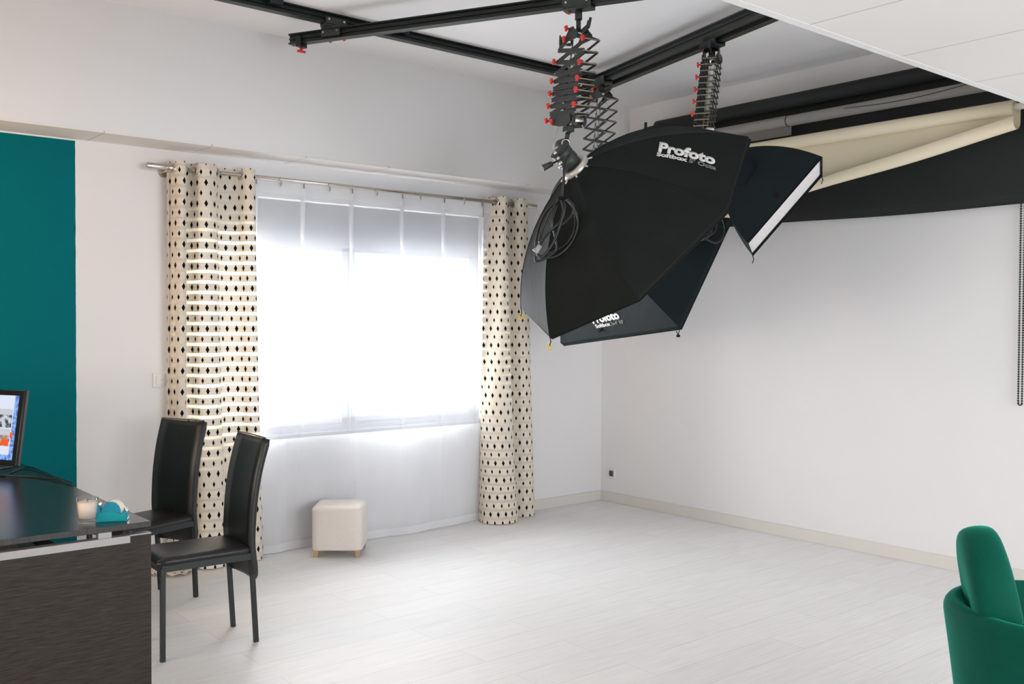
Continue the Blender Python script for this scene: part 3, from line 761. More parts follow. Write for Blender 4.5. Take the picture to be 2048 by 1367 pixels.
mb.tube(loop3([(1138, 310, 4.66), (1129, 325, 4.6), (1128, 350, 4.58), (1126, 375, D0), (1122, 400, D0), (1105, 408, D0), (1085, 435, 4.63), (1073, 475, 4.66), (1073, 503, 4.68), (1082, 512, 4.68),
               (1100, 505, 4.66), (1128, 492, 4.63), (1145, 470, 4.6), (1151, 440, D0), (1146, 412, D0), (1132, 398, 4.58), (1120, 398, 4.58), (1108, 412, 4.6), (1095, 430, 4.6), (1083, 465, 4.6), (1080, 485, 4.6),
               (1092, 470, 4.6), (1110, 455, 4.58), (1130, 445, 4.58), (1144, 428, 4.57), (1147, 410, 4.57), (1135, 398, 4.57)], 160), 0.0062, 8)
mb.tube(loop3([(1124, 398, 4.57), (1130, 410, 4.56), (1126, 435, 4.56), (1116, 448, 4.56), (1100, 462, 4.56), (1086, 478, 4.57), (1080, 490, 4.58)], 50), 0.0062, 8)
mb.tube(loop3([(1118, 398, 4.6), (1108, 420, 4.6), (1106, 450, 4.6), (1112, 480, 4.6), (1112, 500, 4.6), (1098, 512, 4.6), (1082, 520, 4.6), (1072, 522, 4.6), (1070, 512, 4.6)], 60), 0.0062, 8)
mb.tube(loop3([(1127, 396, 4.57), (1140, 405, 4.56), (1154, 430, 4.58), (1155, 455, 4.58), (1143, 485, 4.6), (1120, 508, 4.6), (1098, 515, 4.6), (1085, 510, 4.6)], 60), 0.0062, 8)
mb.tube(loop3([(1122, 400, 4.56), (1127, 420, 4.55), (1120, 450, 4.55), (1110, 478, 4.55), (1097, 500, 4.55), (1080, 518, 4.55)], 40), 0.0062, 8)
cd1 = obj('power_cord', mb, cable_black, fh1, world=True)
mb = MB(); mb.torus(at(1124, 396, 4.57), UP, 0.016, 0.008, 16, 8); obj('cord_tie', mb, binding, cd1, world=True)
mb = MB(); mb.tube([at(1080, 490, 4.56), at(1072, 503, 4.56), at(1067, 497, 4.56)], [0.012, 0.014, 0.008], 10); obj('plug', mb, plug_grey, cd1, world=True)
fh2, _, _ = flash_head('black studio flash on the stretched hanger, its cord looping right of the octagonal softbox', A2, n2, 0.17, 0.052, h2 + right * -0.06 + UP * (2.14 - 2.998))
ca = rv2[2].lerp(A2, 0.2)
mb = MB(); dz = 5.55
mb.tube(loop3([(1330, 430, 5.9), (1400, 420, 5.7), (1438, 432, dz), (1449, 450, dz), (1450, 465, dz), (1443, 478, dz), (1430, 485, dz), (1412, 478, dz), (1400, 472, dz), (1398, 476, dz), (1404, 479, dz), (1420, 470, dz), (1424, 455, dz), (1420, 440, dz), (1405, 425, 5.6), (1370, 420, 5.7)], 110), 0.0062, 8)
mb.tube(loop3([(1390, 440, dz), (1411, 465, dz), (1420, 470, dz), (1432, 458, dz), (1430, 440, dz), (1400, 428, 5.6)], 50), 0.005, 8)
obj('power_cord', mb, cable_black, fh2, world=True)
fh3, _, _ = flash_head('black studio flash with silver clamp on the edge-on hanger, half hidden', A3, n3b, 0.15, 0.05, h3 + right * -0.03 + UP * (2.42 - 2.998))
mb = MB(); mb.bar(at(1412, 262, 5.30), at(1428, 262, 5.30), 0.035, 0.02, UP, bevel=0.005); mb.bar(at(1416, 256, 5.29), at(1426, 268, 5.29), 0.014, 0.02, right, bevel=0.004)
obj('clamp', mb, ring_metal, fh3, world=True)

# ------------------------------------------------------------------ paper backdrops on the right wall
def lin_y(a, c, n): return [a + (c - a) * i / (n - 1) for i in range(n)]
t = thing('backdrop_roll', 'uppermost black backdrop roll with its black sheet hanging over the white wall', 'backdrop', (-0.125, -2.1, 2.918))
mb = MB(); mb.cyl((-0.125, -0.70, 2.918), (-0.125, -3.66, 2.918), 0.046, 28); obj('roll', mb, black_paper, t, world=True)
mb = MB(); mb.cyl((-0.125, -0.63, 2.918), (-0.125, -0.70, 2.918), 0.020, 16); obj('core', mb, rail_black, t, world=True)
G = []; Gi = []
for y in lin_y(-0.74, -3.64, 40):
    zb = 2.128 - 0.006 * (-y - 1) + 0.006 * math.sin(y * 3)
    row = []
    for k in range(14):
        z = 2.918 - (2.918 - zb) * k / 13
        row.append(V3((-0.082 + 0.022 * (k / 13) + 0.006 * math.sin(y * 2.3 + 1) * (k / 13), y, z)))
    G.append(row + [p + V3((0.003, 0, 0)) for p in row[::-1]])
obj('paper_sheet', (lambda m: (m.quadgrid(G, closed_v=True), m)[1])(MB()), black_paper, t, world=True)
t = thing('backdrop_roll', 'grey backdrop roll between the black one above and the cream one below', 'backdrop', (-0.25, -2.1, 2.757))
obj('roll', MB().cyl((-0.25, -0.85, 2.757), (-0.25, -3.66, 2.757), 0.034, 26), grey_paper, t, world=True)
mb = MB(); G = []
for y in lin_y(-0.9, -1.93, 12):
    row = [V3((-0.25 + 0.0365 * math.cos(a), y, 2.757 + 0.0365 * math.sin(a))) for a in [PI * 0.8 - PI * 0.8 * k / 10 for k in range(11)]]
    row += [V3((-0.2135, y, 2.757 - 0.04)), V3((-0.215, y, 2.757 - 0.085))]
    G.append(row)
mb.quadgrid(G); obj('loose_flap', mb, grey_paper, t, world=True)
mb = MB(); mb.torus((-0.25, -1.93, 2.757), (0, 1, 0), 0.036, 0.002, 24, 6)
mb.tube(spline([(-0.287, -2.35, 2.765), (-0.288, -2.6, 2.750), (-0.288, -2.85, 2.752), (-0.286, -3.05, 2.768), (-0.27, -3.2, 2.785)], 30), 0.0018, 6); obj('tape_band', mb, rail_black, t, world=True)
t = thing('backdrop_roll', 'cream backdrop roll, lowest of three, its curled paper hanging unevenly', 'backdrop', (-0.35, -2.1, 2.592))
cr_ = 0.038
obj('roll', MB().cyl((-0.35, -0.85, 2.592), (-0.35, -3.385, 2.592), cr_, 28), cream_paper, t, world=True)
obj('core', MB().cyl((-0.35, -3.385, 2.592), (-0.35, -3.52, 2.592), 0.018, 16), tape_white, t, world=True)
mb = MB(); G = []
for y in lin_y(-0.9, -3.40, 60):
    k = (-y - 0.9) / 2.5
    zb = 2.060 + 0.163 * (-y - 0.9) + 0.006 * math.sin(y * 5)
    rc = 0.030 + 0.016 * k + 0.003 * math.sin(y * 4); xs = -0.310
    row = [V3((xs, y, 2.592 - (2.592 - zb - rc) * i / 12)) for i in range(13)]
    a_end = 1.15 * PI if k > 0.5 else 0.75 * PI + 0.8 * k * PI
    for i in range(1, 15):
        a = a_end * i / 14
        row.append(V3((xs - rc + rc * math.cos(a), y, zb + rc - rc * math.sin(a))))
    G.append(row)
mb.quadgrid(G); obj('paper_sheet', mb, cream_paper, t, world=True)
for y, nm in ((-0.60, 'left'), (-3.70, 'right')):
    t = thing('roll_bracket', 'black bracket holding the %s ends of the backdrop rolls' % nm, 'wall bracket', (0, y, 2.75))
    mb = MB(); mb.box((-0.012, y, 2.76), (0.024, 0.05, 0.42), bevel=0.004)
    for x, z in ((-0.125, 2.918), (-0.25, 2.757), (-0.35, 2.592)):
        mb.bar((-0.02, y, z - 0.035), (x - 0.02, y, z - 0.035), 0.03, 0.012, UP, bevel=0.003)
        mb.box((x, y, z - 0.015), (0.05, 0.02, 0.05), bevel=0.004); mb.cyl((x, y - 0.03, z), (x, y + 0.03, z), 0.017, 14)
        mb.bar((x - 0.022, y, z), (x - 0.022, y, z + 0.05), 0.012, 0.02, (1, 0, 0), bevel=0.003)
    obj('bracket_arms', mb, rail_black, t, world=True)
mb = MB()
for s_, y in ((0, -3.292), (1, -3.312)):
    z = 1.012
    while z < 2.90:
        mb.sphere((-0.028, y, z), 0.0062, 6, 4); z += 0.0135
    mb.cyl((-0.028, y, 1.012), (-0.028, y, 2.9), 0.0015, 5)
mb.tube(spline([(-0.028, -3.292, 1.012), (-0.028, -3.296, 1.003), (-0.028, -3.308, 1.003), (-0.028, -3.312, 1.012)], 10), 0.004, 6)
ch = obj('bead_chain', mb, cable_black); tag(ch, 'dark bead pull chain hanging at the right edge below the black sheet', 'chain')

# ------------------------------------------------------------------ curtains
ROD = V3((0, -0.10, 2.324))
t = thing('curtain_rod', 'brushed steel curtain rod above the window', 'curtain rod', (-2.3, -0.1, 2.324))
obj('rod', MB().cyl((-3.60, -0.10, 2.324), (-0.93, -0.10, 2.324), 0.0125, 18), steel, t, world=True)
for a, c in ((-3.725, -3.60), (-0.93, -0.81)):
    mb = MB(); s_ = 1 if a < -2 else -1
    mb.lathe([(0.0001, 0), (0.0165, 0), (0.018, 0.003), (0.018, c - a - 0.02), (0.0165, c - a - 0.012), (0.0165, c - a), (0.0001, c - a)], (a, -0.10, 2.324), 20, axis=(1, 0, 0))
    obj('finial', mb, steel, t, world=True)
for x in (-3.592, -0.965):
    mb = MB(); mb.cyl((x, 0, 2.312), (x, -0.008, 2.312), 0.034, 24); mb.cyl((x, -0.004, 2.312), (x, -0.10, 2.312), 0.009, 12); mb.cyl((x - 0.03, -0.10, 2.324), (x + 0.045, -0.10, 2.324), 0.0175, 18)
    obj('bracket', mb, steel, t, world=True)

def cloth(parent, name, top, bot, zt, zb, mats, n=160, m=60, u0=0.0, thick=0.0015, hem=None, ease=1.4):
    T = spline([(x, y, 0) for x, y in top], n); B = spline([(x, y, 0) for x, y in bot], n)
    G = [[None] * (m + 1) for _ in range(n)]; UV = [[None] * (m + 1) for _ in range(n)]
    mid = n // 2; u_mid = None
    for j in range(m + 1):
        k = j / m; e = k ** ease; z = zt + (zb - zt) * k
        row = [T[i].lerp(B[i], e) for i in range(n)]
        us = [0.0]
        for i in range(1, n): us.append(us[-1] + (row[i] - row[i - 1]).length)
        if u_mid is None: u_mid = us[mid] + u0
        for i in range(n):
            G[i][j] = V3((row[i].x, row[i].y, z + (0.003 * math.sin(us[i] * 40) if j == 0 else 0)))
            UV[i][j] = (us[i] - us[mid] + u_mid + 5.0, z + 10.0)
    mb = MB(); mb.quadgrid(G, uvs=UV)
    return obj(name, mb, mats, parent, world=True, normals=False), 0
t = thing('patterned_curtain', 'wide cream curtain with black diamonds at the left of the window, behind the chairs', 'curtain', (-3.35, -0.1, 0), 0, 'diamond curtains')
topL = [(-3.605, -.085), (-3.585, -.06), (-3.575, -.10), (-3.562, -.145), (-3.535, -.16), (-3.515, -.145), (-3.508, -.10), (-3.50, -.06), (-3.475, -.045), (-3.455, -.07), (-3.448, -.10), (-3.435, -.145), (-3.40, -.162), (-3.36, -.155),
        (-3.325, -.13), (-3.315, -.10), (-3.30, -.06), (-3.26, -.045), (-3.20, -.05), (-3.172, -.075), (-3.163, -.10), (-3.15, -.135), (-3.12, -.15), (-3.095, -.145), (-3.085, -.13)]
botL = [(-3.60, -.06), (-3.585, -.045), (-3.575, -.08), (-3.565, -.13), (-3.54, -.15), (-3.52, -.135), (-3.51, -.10), (-3.50, -.075), (-3.475, -.07), (-3.455, -.085), (-3.445, -.115), (-3.43, -.16), (-3.39, -.185), (-3.345, -.19),
        (-3.30, -.18), (-3.285, -.15), (-3.265, -.105), (-3.225, -.09), (-3.165, -.10), (-3.13, -.125), (-3.12, -.15), (-3.10, -.165), (-3.07, -.16), (-3.045, -.14), (-3.03, -.12)]
cl, _ = cloth(t, 'cloth', topL, botL, 2.362, 0.006, curtain_m)
def eyelet(parent, x, dy=0):
    mb = MB().lathe([(0.017, -0.004), (0.027, -0.003), (0.029, 0.0), (0.027, 0.003), (0.017, 0.004), (0.017, -0.004)], (x, -0.10, 2.324), 24, axis=(1, 0.25, 0))
    return obj('eyelet', mb, steel, parent, world=True)
for x in (-3.575, -3.509, -3.449, -3.316, -3.164): eyelet(t, x)
# hem pushed out flat on the floor behind the chair legs
G = []; UV = []
for i in range(24):
    a = i / 23; x = -3.72 + 0.30 * a; row = []; uvr = []
    for j in range(9):
        b_ = j / 8
        y = -0.05 - 0.15 * b_ * math.sin(PI * min(1, a * 1.1 + .05)) - 0.10 * a * b_
        z = 0.008 + 0.028 * (1 - b_) * abs(math.sin(a * 9 + b_)) + 0.014 * abs(math.sin(a * 14 + b_ * 5))
        row.append(V3((x + 0.02 * math.sin(b_ * 6), y, z))); uvr.append((a * 0.4, b_ * 0.26))
    G.append(row); UV.append(uvr)
mb = MB(); mb.quadgrid(G, uvs=UV); obj('hem_on_floor', mb, curtain_m, t, world=True, normals=False)
t = thing('patterned_curtain', 'narrow cream curtain with black diamonds at the right of the window, flaring at the floor', 'curtain', (-1.1, -0.1, 0), 0, 'diamond curtains')
topR = [(-1.29, -.075), (-1.27, -.05), (-1.225, -.05), (-1.203, -.075), (-1.195, -.10), (-1.182, -.14), (-1.155, -.16), (-1.125, -.145), (-1.112, -.10), (-1.10, -.065), (-1.075, -.045), (-1.045, -.065), (-1.036, -.10), (-1.02, -.14), (-.985, -.155), (-.945, -.15), (-.925, -.14)]
botR = [(-1.30, -.04), (-1.325, -.09), (-1.345, -.15), (-1.34, -.20), (-1.31, -.245), (-1.26, -.275), (-1.205, -.285), (-1.145, -.275), (-1.09, -.24), (-1.06, -.18), (-1.045, -.13), (-1.03, -.115), (-1.00, -.14), (-.965, -.175), (-.92, -.185), (-.88, -.175), (-.855, -.155)]
cloth(t, 'cloth', topR, botR, 2.362, 0.005, curtain_m, u0=0.02)
for x in (-1.196, -1.111, -1.037): eyelet(t, x)
t = thing('sheer_curtain', 'white sheer voile curtain covering the bright window between the patterned curtains', 'curtain', (-2.2, -0.1, 0))
ey_x = [-2.903, -2.563, -2.208, -1.860, -1.482]
folds = [-3.055, -2.735, -2.385, -1.995, -1.645, -1.31]
pts = [(-3.115, -0.060)]
for i, x in enumerate(folds):
    nx = folds[i + 1] if i + 1 < len(folds) else -1.20
    pts += [(x - 0.022, -0.068), (x + 0.012, -0.075), (x + 0.016, -0.071), (x - 0.012, -0.064), (x - 0.016, -0.060), (x + 0.020, -0.054)]
    if nx - x > 0.2: pts += [(x + (nx - x) * 0.4, -0.066), (x + (nx - x) * 0.7, -0.070)]
pts.append((-1.215, -0.060))
by = [(-3.3, -.03), (-3.0, -.03), (-2.9, -.06), (-2.78, -.026), (-2.62, -.022), (-2.45, -.035), (-2.26, -.08), (-1.9, -.11), (-1.7, -.08), (-1.5, -.06), (-1.35, -.04), (-1.1, -.05)]
def ybot(x):
    for (a, ya), (c, yc) in zip(by, by[1:]):
        if a <= x <= c:
            k = (x - a) / (c - a); k = k * k * (3 - 2 * k); return ya + (yc - ya) * k
    return -0.05
acc = [0.0]
for (xa, _a), (xb, _b) in zip(pts, pts[1:]): acc.append(acc[-1] + abs(xb - xa))
bpts = []
for a_ in acc:
    x = -3.115 + 1.90 * a_ / acc[-1]
    bpts.append((x, ybot(x) + 0.006 * math.sin(x * 17)))
n_, m_ = 420, 50
T = spline([(x, y, 0) for x, y in pts], n_); B = spline([(x, y, 0) for x, y in bpts], n_)
def sheer_part(name, z0, z1, mat_, parent, mrows):
    G = []
    for i in range(n_):
        row = []
        for j in range(mrows + 1):
            z = z0 + (z1 - z0) * j / mrows; k = (2.35 - z) / 2.35
            p = T[i].lerp(B[i], max(0, min(1, k * 1.15)) ** 0.8); row.append(V3((p.x, p.y, z)))
        G.append(row)
    mb = MB(); mb.quadgrid(G); return obj(name, mb, mat_, parent, world=True, normals=False)
sheer_part('voile', 2.242, 0.055, sheer_m, t, 46)
sheer_part('heading_tape', 2.33, 2.242, heading_m, t, 3)
sheer_part('hem', 0.055, 0.004, heading_m, t, 2)
for x in ey_x:
    mb = MB().torus((x, -0.094, 2.310), (1, -0.9, 0), 0.027, 0.004, 22, 8)
    obj('ring', mb, steel, t, world=True)
for x in folds:
    mb = MB().bar((x, -0.078, 2.335), (x, -0.082, 2.285), 0.006, 0.003, (1, 0, 0)); obj('curtain_hook', mb, rung_steel, t, world=True)

# ------------------------------------------------------------------ wall fittings
t = thing('light_switch', 'white square light switch on the wall left of the left patterned curtain', 'light switch', (-3.619, 0, 1.105))
obj('plate', MB().span((-3.660, -0.012, 1.064), (-3.578, 0, 1.146), bevel=0.004), white_plastic, t, world=True)
mb = MB(); mb.bar((-3.619, -0.014, 1.078), (-3.619, -0.017, 1.132), 0.050, 0.008, (1, 0, 0), bevel=0.002); ro_ = obj('rocker', mb, white_plastic, t, world=True)
obj('symbol', MB().cyl((-3.612, -0.020, 1.108), (-3.612, -0.0215, 1.108), 0.003, 10), grey_plastic, ro_, world=True)
t = thing('wall_socket', 'small power socket low on the right wall near the corner', 'power socket', (0, -0.128, 0.232))
obj('plate', MB().span((-0.011, -0.172, 0.190), (0, -0.085, 0.272), bevel=0.003), white_plastic, t, world=True)
mb = MB().span((-0.0125, -0.153, 0.207), (-0.009, -0.103, 0.257), bevel=0.001); fc = obj('insert', mb, grey_plastic, t, world=True)
mb = MB().lathe([(0.0195, 0.0), (0.021, 0.001), (0.0195, 0.002), (0.018, 0.001), (0.0001, 0.0005)], (-0.0125, -0.128, 0.232), 24, axis=(-1, 0, 0)); obj('outlet', mb, dark_plastic, fc, world=True)

# ------------------------------------------------------------------ ottoman
ocx, ocy = -2.585, -0.275
t = thing('ottoman', 'small cream upholstered cube ottoman with oak feet in front of the sheer curtain', 'ottoman', (ocx, ocy, 0), math.radians(-38.7))
mb = MB(); hs = 0.158; n_ = 28; G = []
def sq(a, r, p=9): 
    c, s = math.cos(a), math.sin(a); k = (abs(c) ** p + abs(s) ** p) ** (-1 / p); return r * k * c, r * k * s
prof = [(0.0, 0.312), (0.35, 0.314), (0.6, 0.314), (0.8, 0.312), (0.92, 0.308), (0.98, 0.300), (1.0, 0.288), (0.995, 0.27), (0.99, 0.15), (0.985, 0.055), (0.97, 0.046), (0.9, 0.045), (0.0, 0.045)]
for rr, z in prof:
    row = []
    for k in range(64):
        a = 2 * PI * k / 64 + PI / 64; x, y = sq(a, hs * max(rr, 0.002), 9 if rr > .7 else 5)
        zz = z
        if z > 0.309:
            for bx in (-0.05, 0.05):
                for by_ in (-0.05, 0.05): zz -= 0.012 * math.exp(-((x - bx) ** 2 + (y - by_) ** 2) / 0.0009)
        row.append(V3((x, y, zz)))
    G.append(row)
mb.quadgrid(G, closed_v=True); body = obj('cushion_body', mb, ottoman_fabric, t)
for bx in (-0.05, 0.05):
    for by_ in (-0.05, 0.05): obj('tuft_button', MB().sphere((bx, by_, 0.303), 0.011, 12, 8, scale=(1, 1, .5)), ottoman_fabric, body)
for sx_ in (-1, 1):
    for sy_ in (-1, 1):
        mb = MB(); x, y = sx_ * 0.128, sy_ * 0.128
        P = []
        for z, w in ((0.047, 0.017), (0.0, 0.012)): P.append([V3((x + a * w, y + b_ * w, z)) for a, b_ in ((-1, -1), (1, -1), (1, 1), (-1, 1))])
        vs = mb.quadgrid(P, closed_v=True, smooth=False); mb.bm.faces.new(vs[0]); mb.bm.faces.new(vs[1]); obj('leg', mb, oak, t)

# ------------------------------------------------------------------ dining chairs (facing local +x)
def chair(label, loc, rz):
    t = thing('dining_chair', label, 'chair', loc, rz, 'black leather chairs by the desk')
    for x, y0, y1 in ((-0.205, 0.137, 0.137), (0.205, 0.150, 0.150)):
        for s in (-1, 1):
            sp_ = 0.012 if x < 0 else 0.0
            mb = MB(); a, c = V3((x + (0.012 if x < 0 else 0), s * (y0 + 0.004), 0.40)), V3((x - sp_, s * y1, 0.0))
            mb.bar(a, c, 0.0205, 0.0205, (1, 0, 0), bevel=0.002); obj('leg', mb, chair_metal, t)
    mb = MB()
    for s in (-1, 1): mb.box((0.0, s * 0.148, 0.396), (0.42, 0.022, 0.03), bevel=0.002)
    for x in (-0.195, 0.206): mb.box((x, 0, 0.396), (0.022, 0.30, 0.03), bevel=0.002)
    obj('seat_frame', mb, chair_metal, t)
    mb = MB(); G = []; ns = 13; mt_ = 11
    for i in range(ns):
        x = -0.205 + 0.435 * i / (ns - 1); row = []
        for j in range(mt_):
            s = -1 + 2 * j / (mt_ - 1); w = 0.158 + 0.010 * (i / (ns - 1)) - (0.012 if i in (0, ns - 1) else 0)
            ex2 = max(abs(s), abs(-1 + 2 * i / (ns - 1)))
            z = 0.445 - 0.010 * (ex2 ** 6) - (0.010 if i == ns - 1 else 0) + 0.004 * (1 - s * s)
            row.append(V3((x, s * w, z)))
        G.append(row)
    mb.quadgrid(G)
    r = bmesh.ops.extrude_face_region(mb.bm, geom=list(mb.bm.faces))
    for g in r['geom']:
        if isinstance(g, bmesh.types.BMVert): g.co.z = 0.411
    obj('seat', mb, leather, t)
    # tall back, running from below the seat up and leaning back; slightly narrower at the foot
    mb = MB(); G = []; nb = 22
    prof = spline([(-0.212, 0, 0.285), (-0.202, 0, 0.36), (-0.192, 0, 0.45), (-0.194, 0, 0.54), (-0.204, 0, 0.66), (-0.227, 0, 0.79), (-0.263, 0, 0.918)], nb)
    for i in range(nb):
        p = prof[i]; tq = (prof[min(i + 1, nb - 1)] - prof[max(i - 1, 0)]).normalized(); nr = V3((tq.z, 0, -tq.x))
        k = i / (nb - 1); w = 0.155 + 0.010 * k - 0.02 * max(0, 0.12 - k) / 0.12
        th = 0.014 if 0 < i < nb - 1 else 0.009
        ring = []
        for (a, b_) in ((-1, -1), (-.6, -1.12), (0, -1.2), (.6, -1.12), (1, -1), (1.02, 0), (1, 1), (.6, 1.12), (0, 1.2), (-.6, 1.12), (-1, 1), (-1.02, 0)):
            sag = -0.012 * (1 - a * a)
            ring.append(p + V3((0, a * w, 0)) + nr * (b_ * th + sag))
        G.append(ring)
    vs = mb.quadgrid(G, closed_v=True); mb.bm.faces.new(vs[0]); mb.bm.faces.new(vs[-1])
    bk_ = obj('backrest', mb, leather, t)
    mb = MB()
    for s in (-1, 1): mb.tube([prof[i] + V3((0.010, s * (0.155 + 0.010 * i / (nb - 1) - 0.02 * max(0, 0.12 - i / (nb - 1)) / 0.12 + 0.002), 0)) for i in range(nb)], 0.0028, 6)
    mb.tube([prof[-1] + V3((0.012, -0.165, 0.006)), prof[-1] + V3((0.002, 0, 0.006)), prof[-1] + V3((0.012, 0.165, 0.006))], 0.0028, 6)
    obj('edge_seam', mb, leather, bk_)
    return t
chair('black leather high-backed chair nearer the camera, tucked up to the desk side', (-3.955, -1.395, 0), math.radians(177.5))
chair('black leather high-backed chair behind, turned to the camera before the left curtain', (-3.925, -0.615, 0), math.radians(199.5))

# ------------------------------------------------------------------ desk and what stands on it
t = thing('desk', 'dark wood-grain office desk with aluminium strip, cropped at the left edge', 'desk', (-4.85, -1.27, 0))
obj('desktop', MB().span((-5.26, -2.185, 0.720), (-4.443, -0.33, 0.740), bevel=0.0015), desk_top_m, t, world=True)
obj('end_panel', MB().span((-5.25, -2.185, 0.0), (-4.443, -2.150, 0.697), bevel=0.001), desk_panel_m, t, world=True)
obj('end_panel', MB().span((-5.25, -0.375, 0.0), (-4.45, -0.34, 0.697), bevel=0.001), desk_panel_m, t, world=True)
mb = MB(); mb.span((-5.25, -2.188, 0.674), (-4.517, -2.149, 0.699)); mb.span((-4.517, -2.186, 0.6965), (-4.4425, -2.149, 0.7005)); obj('support_strip', mb, alu, t, world=True)
for x, y in ((-4.60, -2.168), (-5.1, -2.168), (-4.60, -0.357), (-5.1, -0.357)): obj('spacer', MB().span((x - 0.022, y - 0.014, 0.699), (x + 0.022, y + 0.014, 0.7205)), alu, t, world=True)
obj('support_beam', MB().span((-4.80, -2.155, 0.64), (-4.74, -0.37, 0.69), bevel=0.002), chair_metal, t, world=True)
# monitor
mc = at(31, 932, 4.50); am = math.radians(-60)
nm = V3((math.sin(am), -math.cos(am), 0)); sm = V3((math.cos(am), math.sin(am), 0)); tilt = math.radians(9)
um = (UP * math.cos(tilt) - nm * math.sin(tilt)); nmt = (nm * math.cos(tilt) + UP * math.sin(tilt))
Wm, Hm = 0.56, 0.352
t = thing('computer_monitor', 'black-framed monitor showing photos at the far left on the desk', 'monitor', (mc.x, mc.y, 0.74))
mid = mc - sm * Wm / 2 + um * Hm / 2
mb = MB(); mb.box(mid - nmt * 0.008, (Wm, 0.016, Hm), (sm, nmt, um), bevel=0.003, mi=0); obj('bezel', mb, monitor_black, t, world=True)
mb = MB(); mb.box(mid - nmt * 0.022, (Wm, 0.014, Hm), (sm, nmt, um), bevel=0.004); obj('housing', mb, monitor_grey, t, world=True)
mb = MB()
bl = mc + nmt * 0.0006; b0 = 0.026
def R_(x0, x1, y0, y1, mi, lift=0.0):   # rectangle measured leftwards from the right edge, metres
    q = [bl - sm * x + um * y + nmt * (0.0002 + lift) for x, y in ((x1, y0), (x0, y0), (x0, y1), (x1, y1))]
    f = mb.bm.faces.new([mb.bm.verts.new(p) for p in q]); f.material_index = mi
R_(b0, Wm - b0, b0, Hm - b0, 1)
R_(0.050, Wm - .05, 0.05, Hm - b0, 0, .0003)
R_(0.055, 0.32, 0.175, 0.262, 2, .0006); R_(0.055, 0.32, 0.235, 0.262, 4, .0008)
R_(0.055, 0.32, 0.090, 0.170, 3, .0006); R_(0.055, 0.32, 0.140, 0.170, 4, .0008)
R_(0.060, 0.105, 0.092, 0.120, 5, .0010); R_(0.068, 0.088, 0.119, 0.140, 6, .0010); R_(0.040, 0.055, 0.130, 0.155, 5, .0009)
R_(0.125, 0.15, 0.100, 0.13, 5, .0010)
obj('screen', mb, [scr_white, scr_blue, scr_bw, scr_col, scr_pale, scr_orange, scr_skin], t, world=True, normals=False)
mb = MB(); ft = V3((mid.x, mid.y, 0.741)) - nm * 0.05
mb.box(ft + UP * 0.004, (0.22, 0.18, 0.008), (sm, nm, UP), bevel=0.003); mb.bar(ft + UP * 0.006 - nm * 0.03, mid - nmt * 0.03, 0.07, 0.012, sm, bevel=0.002); obj('stand', mb, monitor_grey, t, world=True)
# cable on the desk
def on_desk(px, py, lift=0.004):
    r_ = fwd + right * ((px - 1024) / 1948.6) + down * ((py - 683.5) / 1948.6); k = (0.74 + lift - 1.45) / r_.z
    return V3((-5.668, -5.646, 1.45)) + r_ * k
mb = MB()
mb.tube(spline([on_desk(p, q, l) for p, q, l in ((-40, 960, .004), (0, 952, .004), (20, 945, .004), (45, 935, .006), (62, 934, .008), (85, 942, .006), (110, 953, .004), (135, 961, .004), (147, 966, .004), (146, 969, .004), (132, 965, .004), (118, 958, .008), (90, 956, .004), (50, 952, .004), (10, 950, .008), (-40, 948, .004))], 120), 0.0032, 8)
tag(obj('cable', mb, cable_black), 'thin black cable looped on the desk beside the monitor', 'cable')
# candle
t = thing('candle', 'pale candle in a clear glass tumbler on the desk corner', 'candle', (-4.626, -2.072, 0.74))
mb = MB().lathe([(0.0001, 0.0), (0.030, 0.0), (0.0315, 0.002), (0.0375, 0.088), (0.0375, 0.089), (0.0360, 0.089), (0.0303, 0.017), (0.0001, 0.016)], (0, 0, 0.0005), 40); obj('tumbler', mb, tumbler_m, t)
obj('wax', MB().lathe([(0.0001, 0.018), (0.0298, 0.018), (0.0345, 0.072), (0.032, 0.0735), (0.0001, 0.073)], (0, 0, 0.0005), 40), wax, t)
obj('wick', MB().tube([(0, 0, 0.070), (0.001, 0, 0.078), (0.003, 0.001, 0.083)], 0.0012, 6), wick, t)
# tape dispenser
tc_ = V3((-4.545, -2.088, 0.74))
t = thing('tape_dispenser', 'turquoise see-through tape dispenser beside the candle on the desk', 'tape dispenser', tc_, math.radians(-27))
mb = MB()
base = [(-.052, 0.0), (.052, 0.0), (.053, .012), (.050, .036), (.046, .040), (.042, .028), (.036, .022), (.028, .026), (.010, .036), (-.020, .036), (-.046, .034), (-.053, .02)]
mb.prism(base, (0, 0.026, 0.0005), (1, 0, 0), (0, 0, 1), (0, -1, 0), 0.052)
bmesh.ops.bevel(mb.bm, geom=list(mb.bm.edges), offset=0.0035, segments=3, affect='EDGES'); ba = obj('base', mb, tealp_dark, t)
hump = [(-.047, .028), (.036, .028)] + [(-.002 + .033 * math.cos(a), .030 + .040 * math.sin(a)) for a in [PI * k / 18 for k in range(19)]]
for y in (0.0215, -0.0155):
    mb = MB(); mb.prism(hump[2:], (0, y, 0), (1, 0, 0), (0, 0, 1), (0, -1, 0), 0.006); bmesh.ops.bevel(mb.bm, geom=list(mb.bm.edges), offset=0.0015, segments=2, affect='EDGES'); obj('side_cheek', mb, tealp, t)
mb = MB(); mb.prism([(-.052, .030), (-.050, .062), (-.044, .064), (-.038, .058), (-.036, .030)], (0, 0.022, 0), (1, 0, 0), (0, 0, 1), (0, -1, 0), 0.044); obj('tail_fin', mb, tealp, t)
mb = MB().lathe([(0.012, -0.011), (0.033, -0.011), (0.033, 0.011), (0.012, 0.011), (0.012, -0.011)], (0.006, 0.0, 0.040), 32, axis=(0, 1, 0)); obj('tape_roll', mb, tape_white, t)
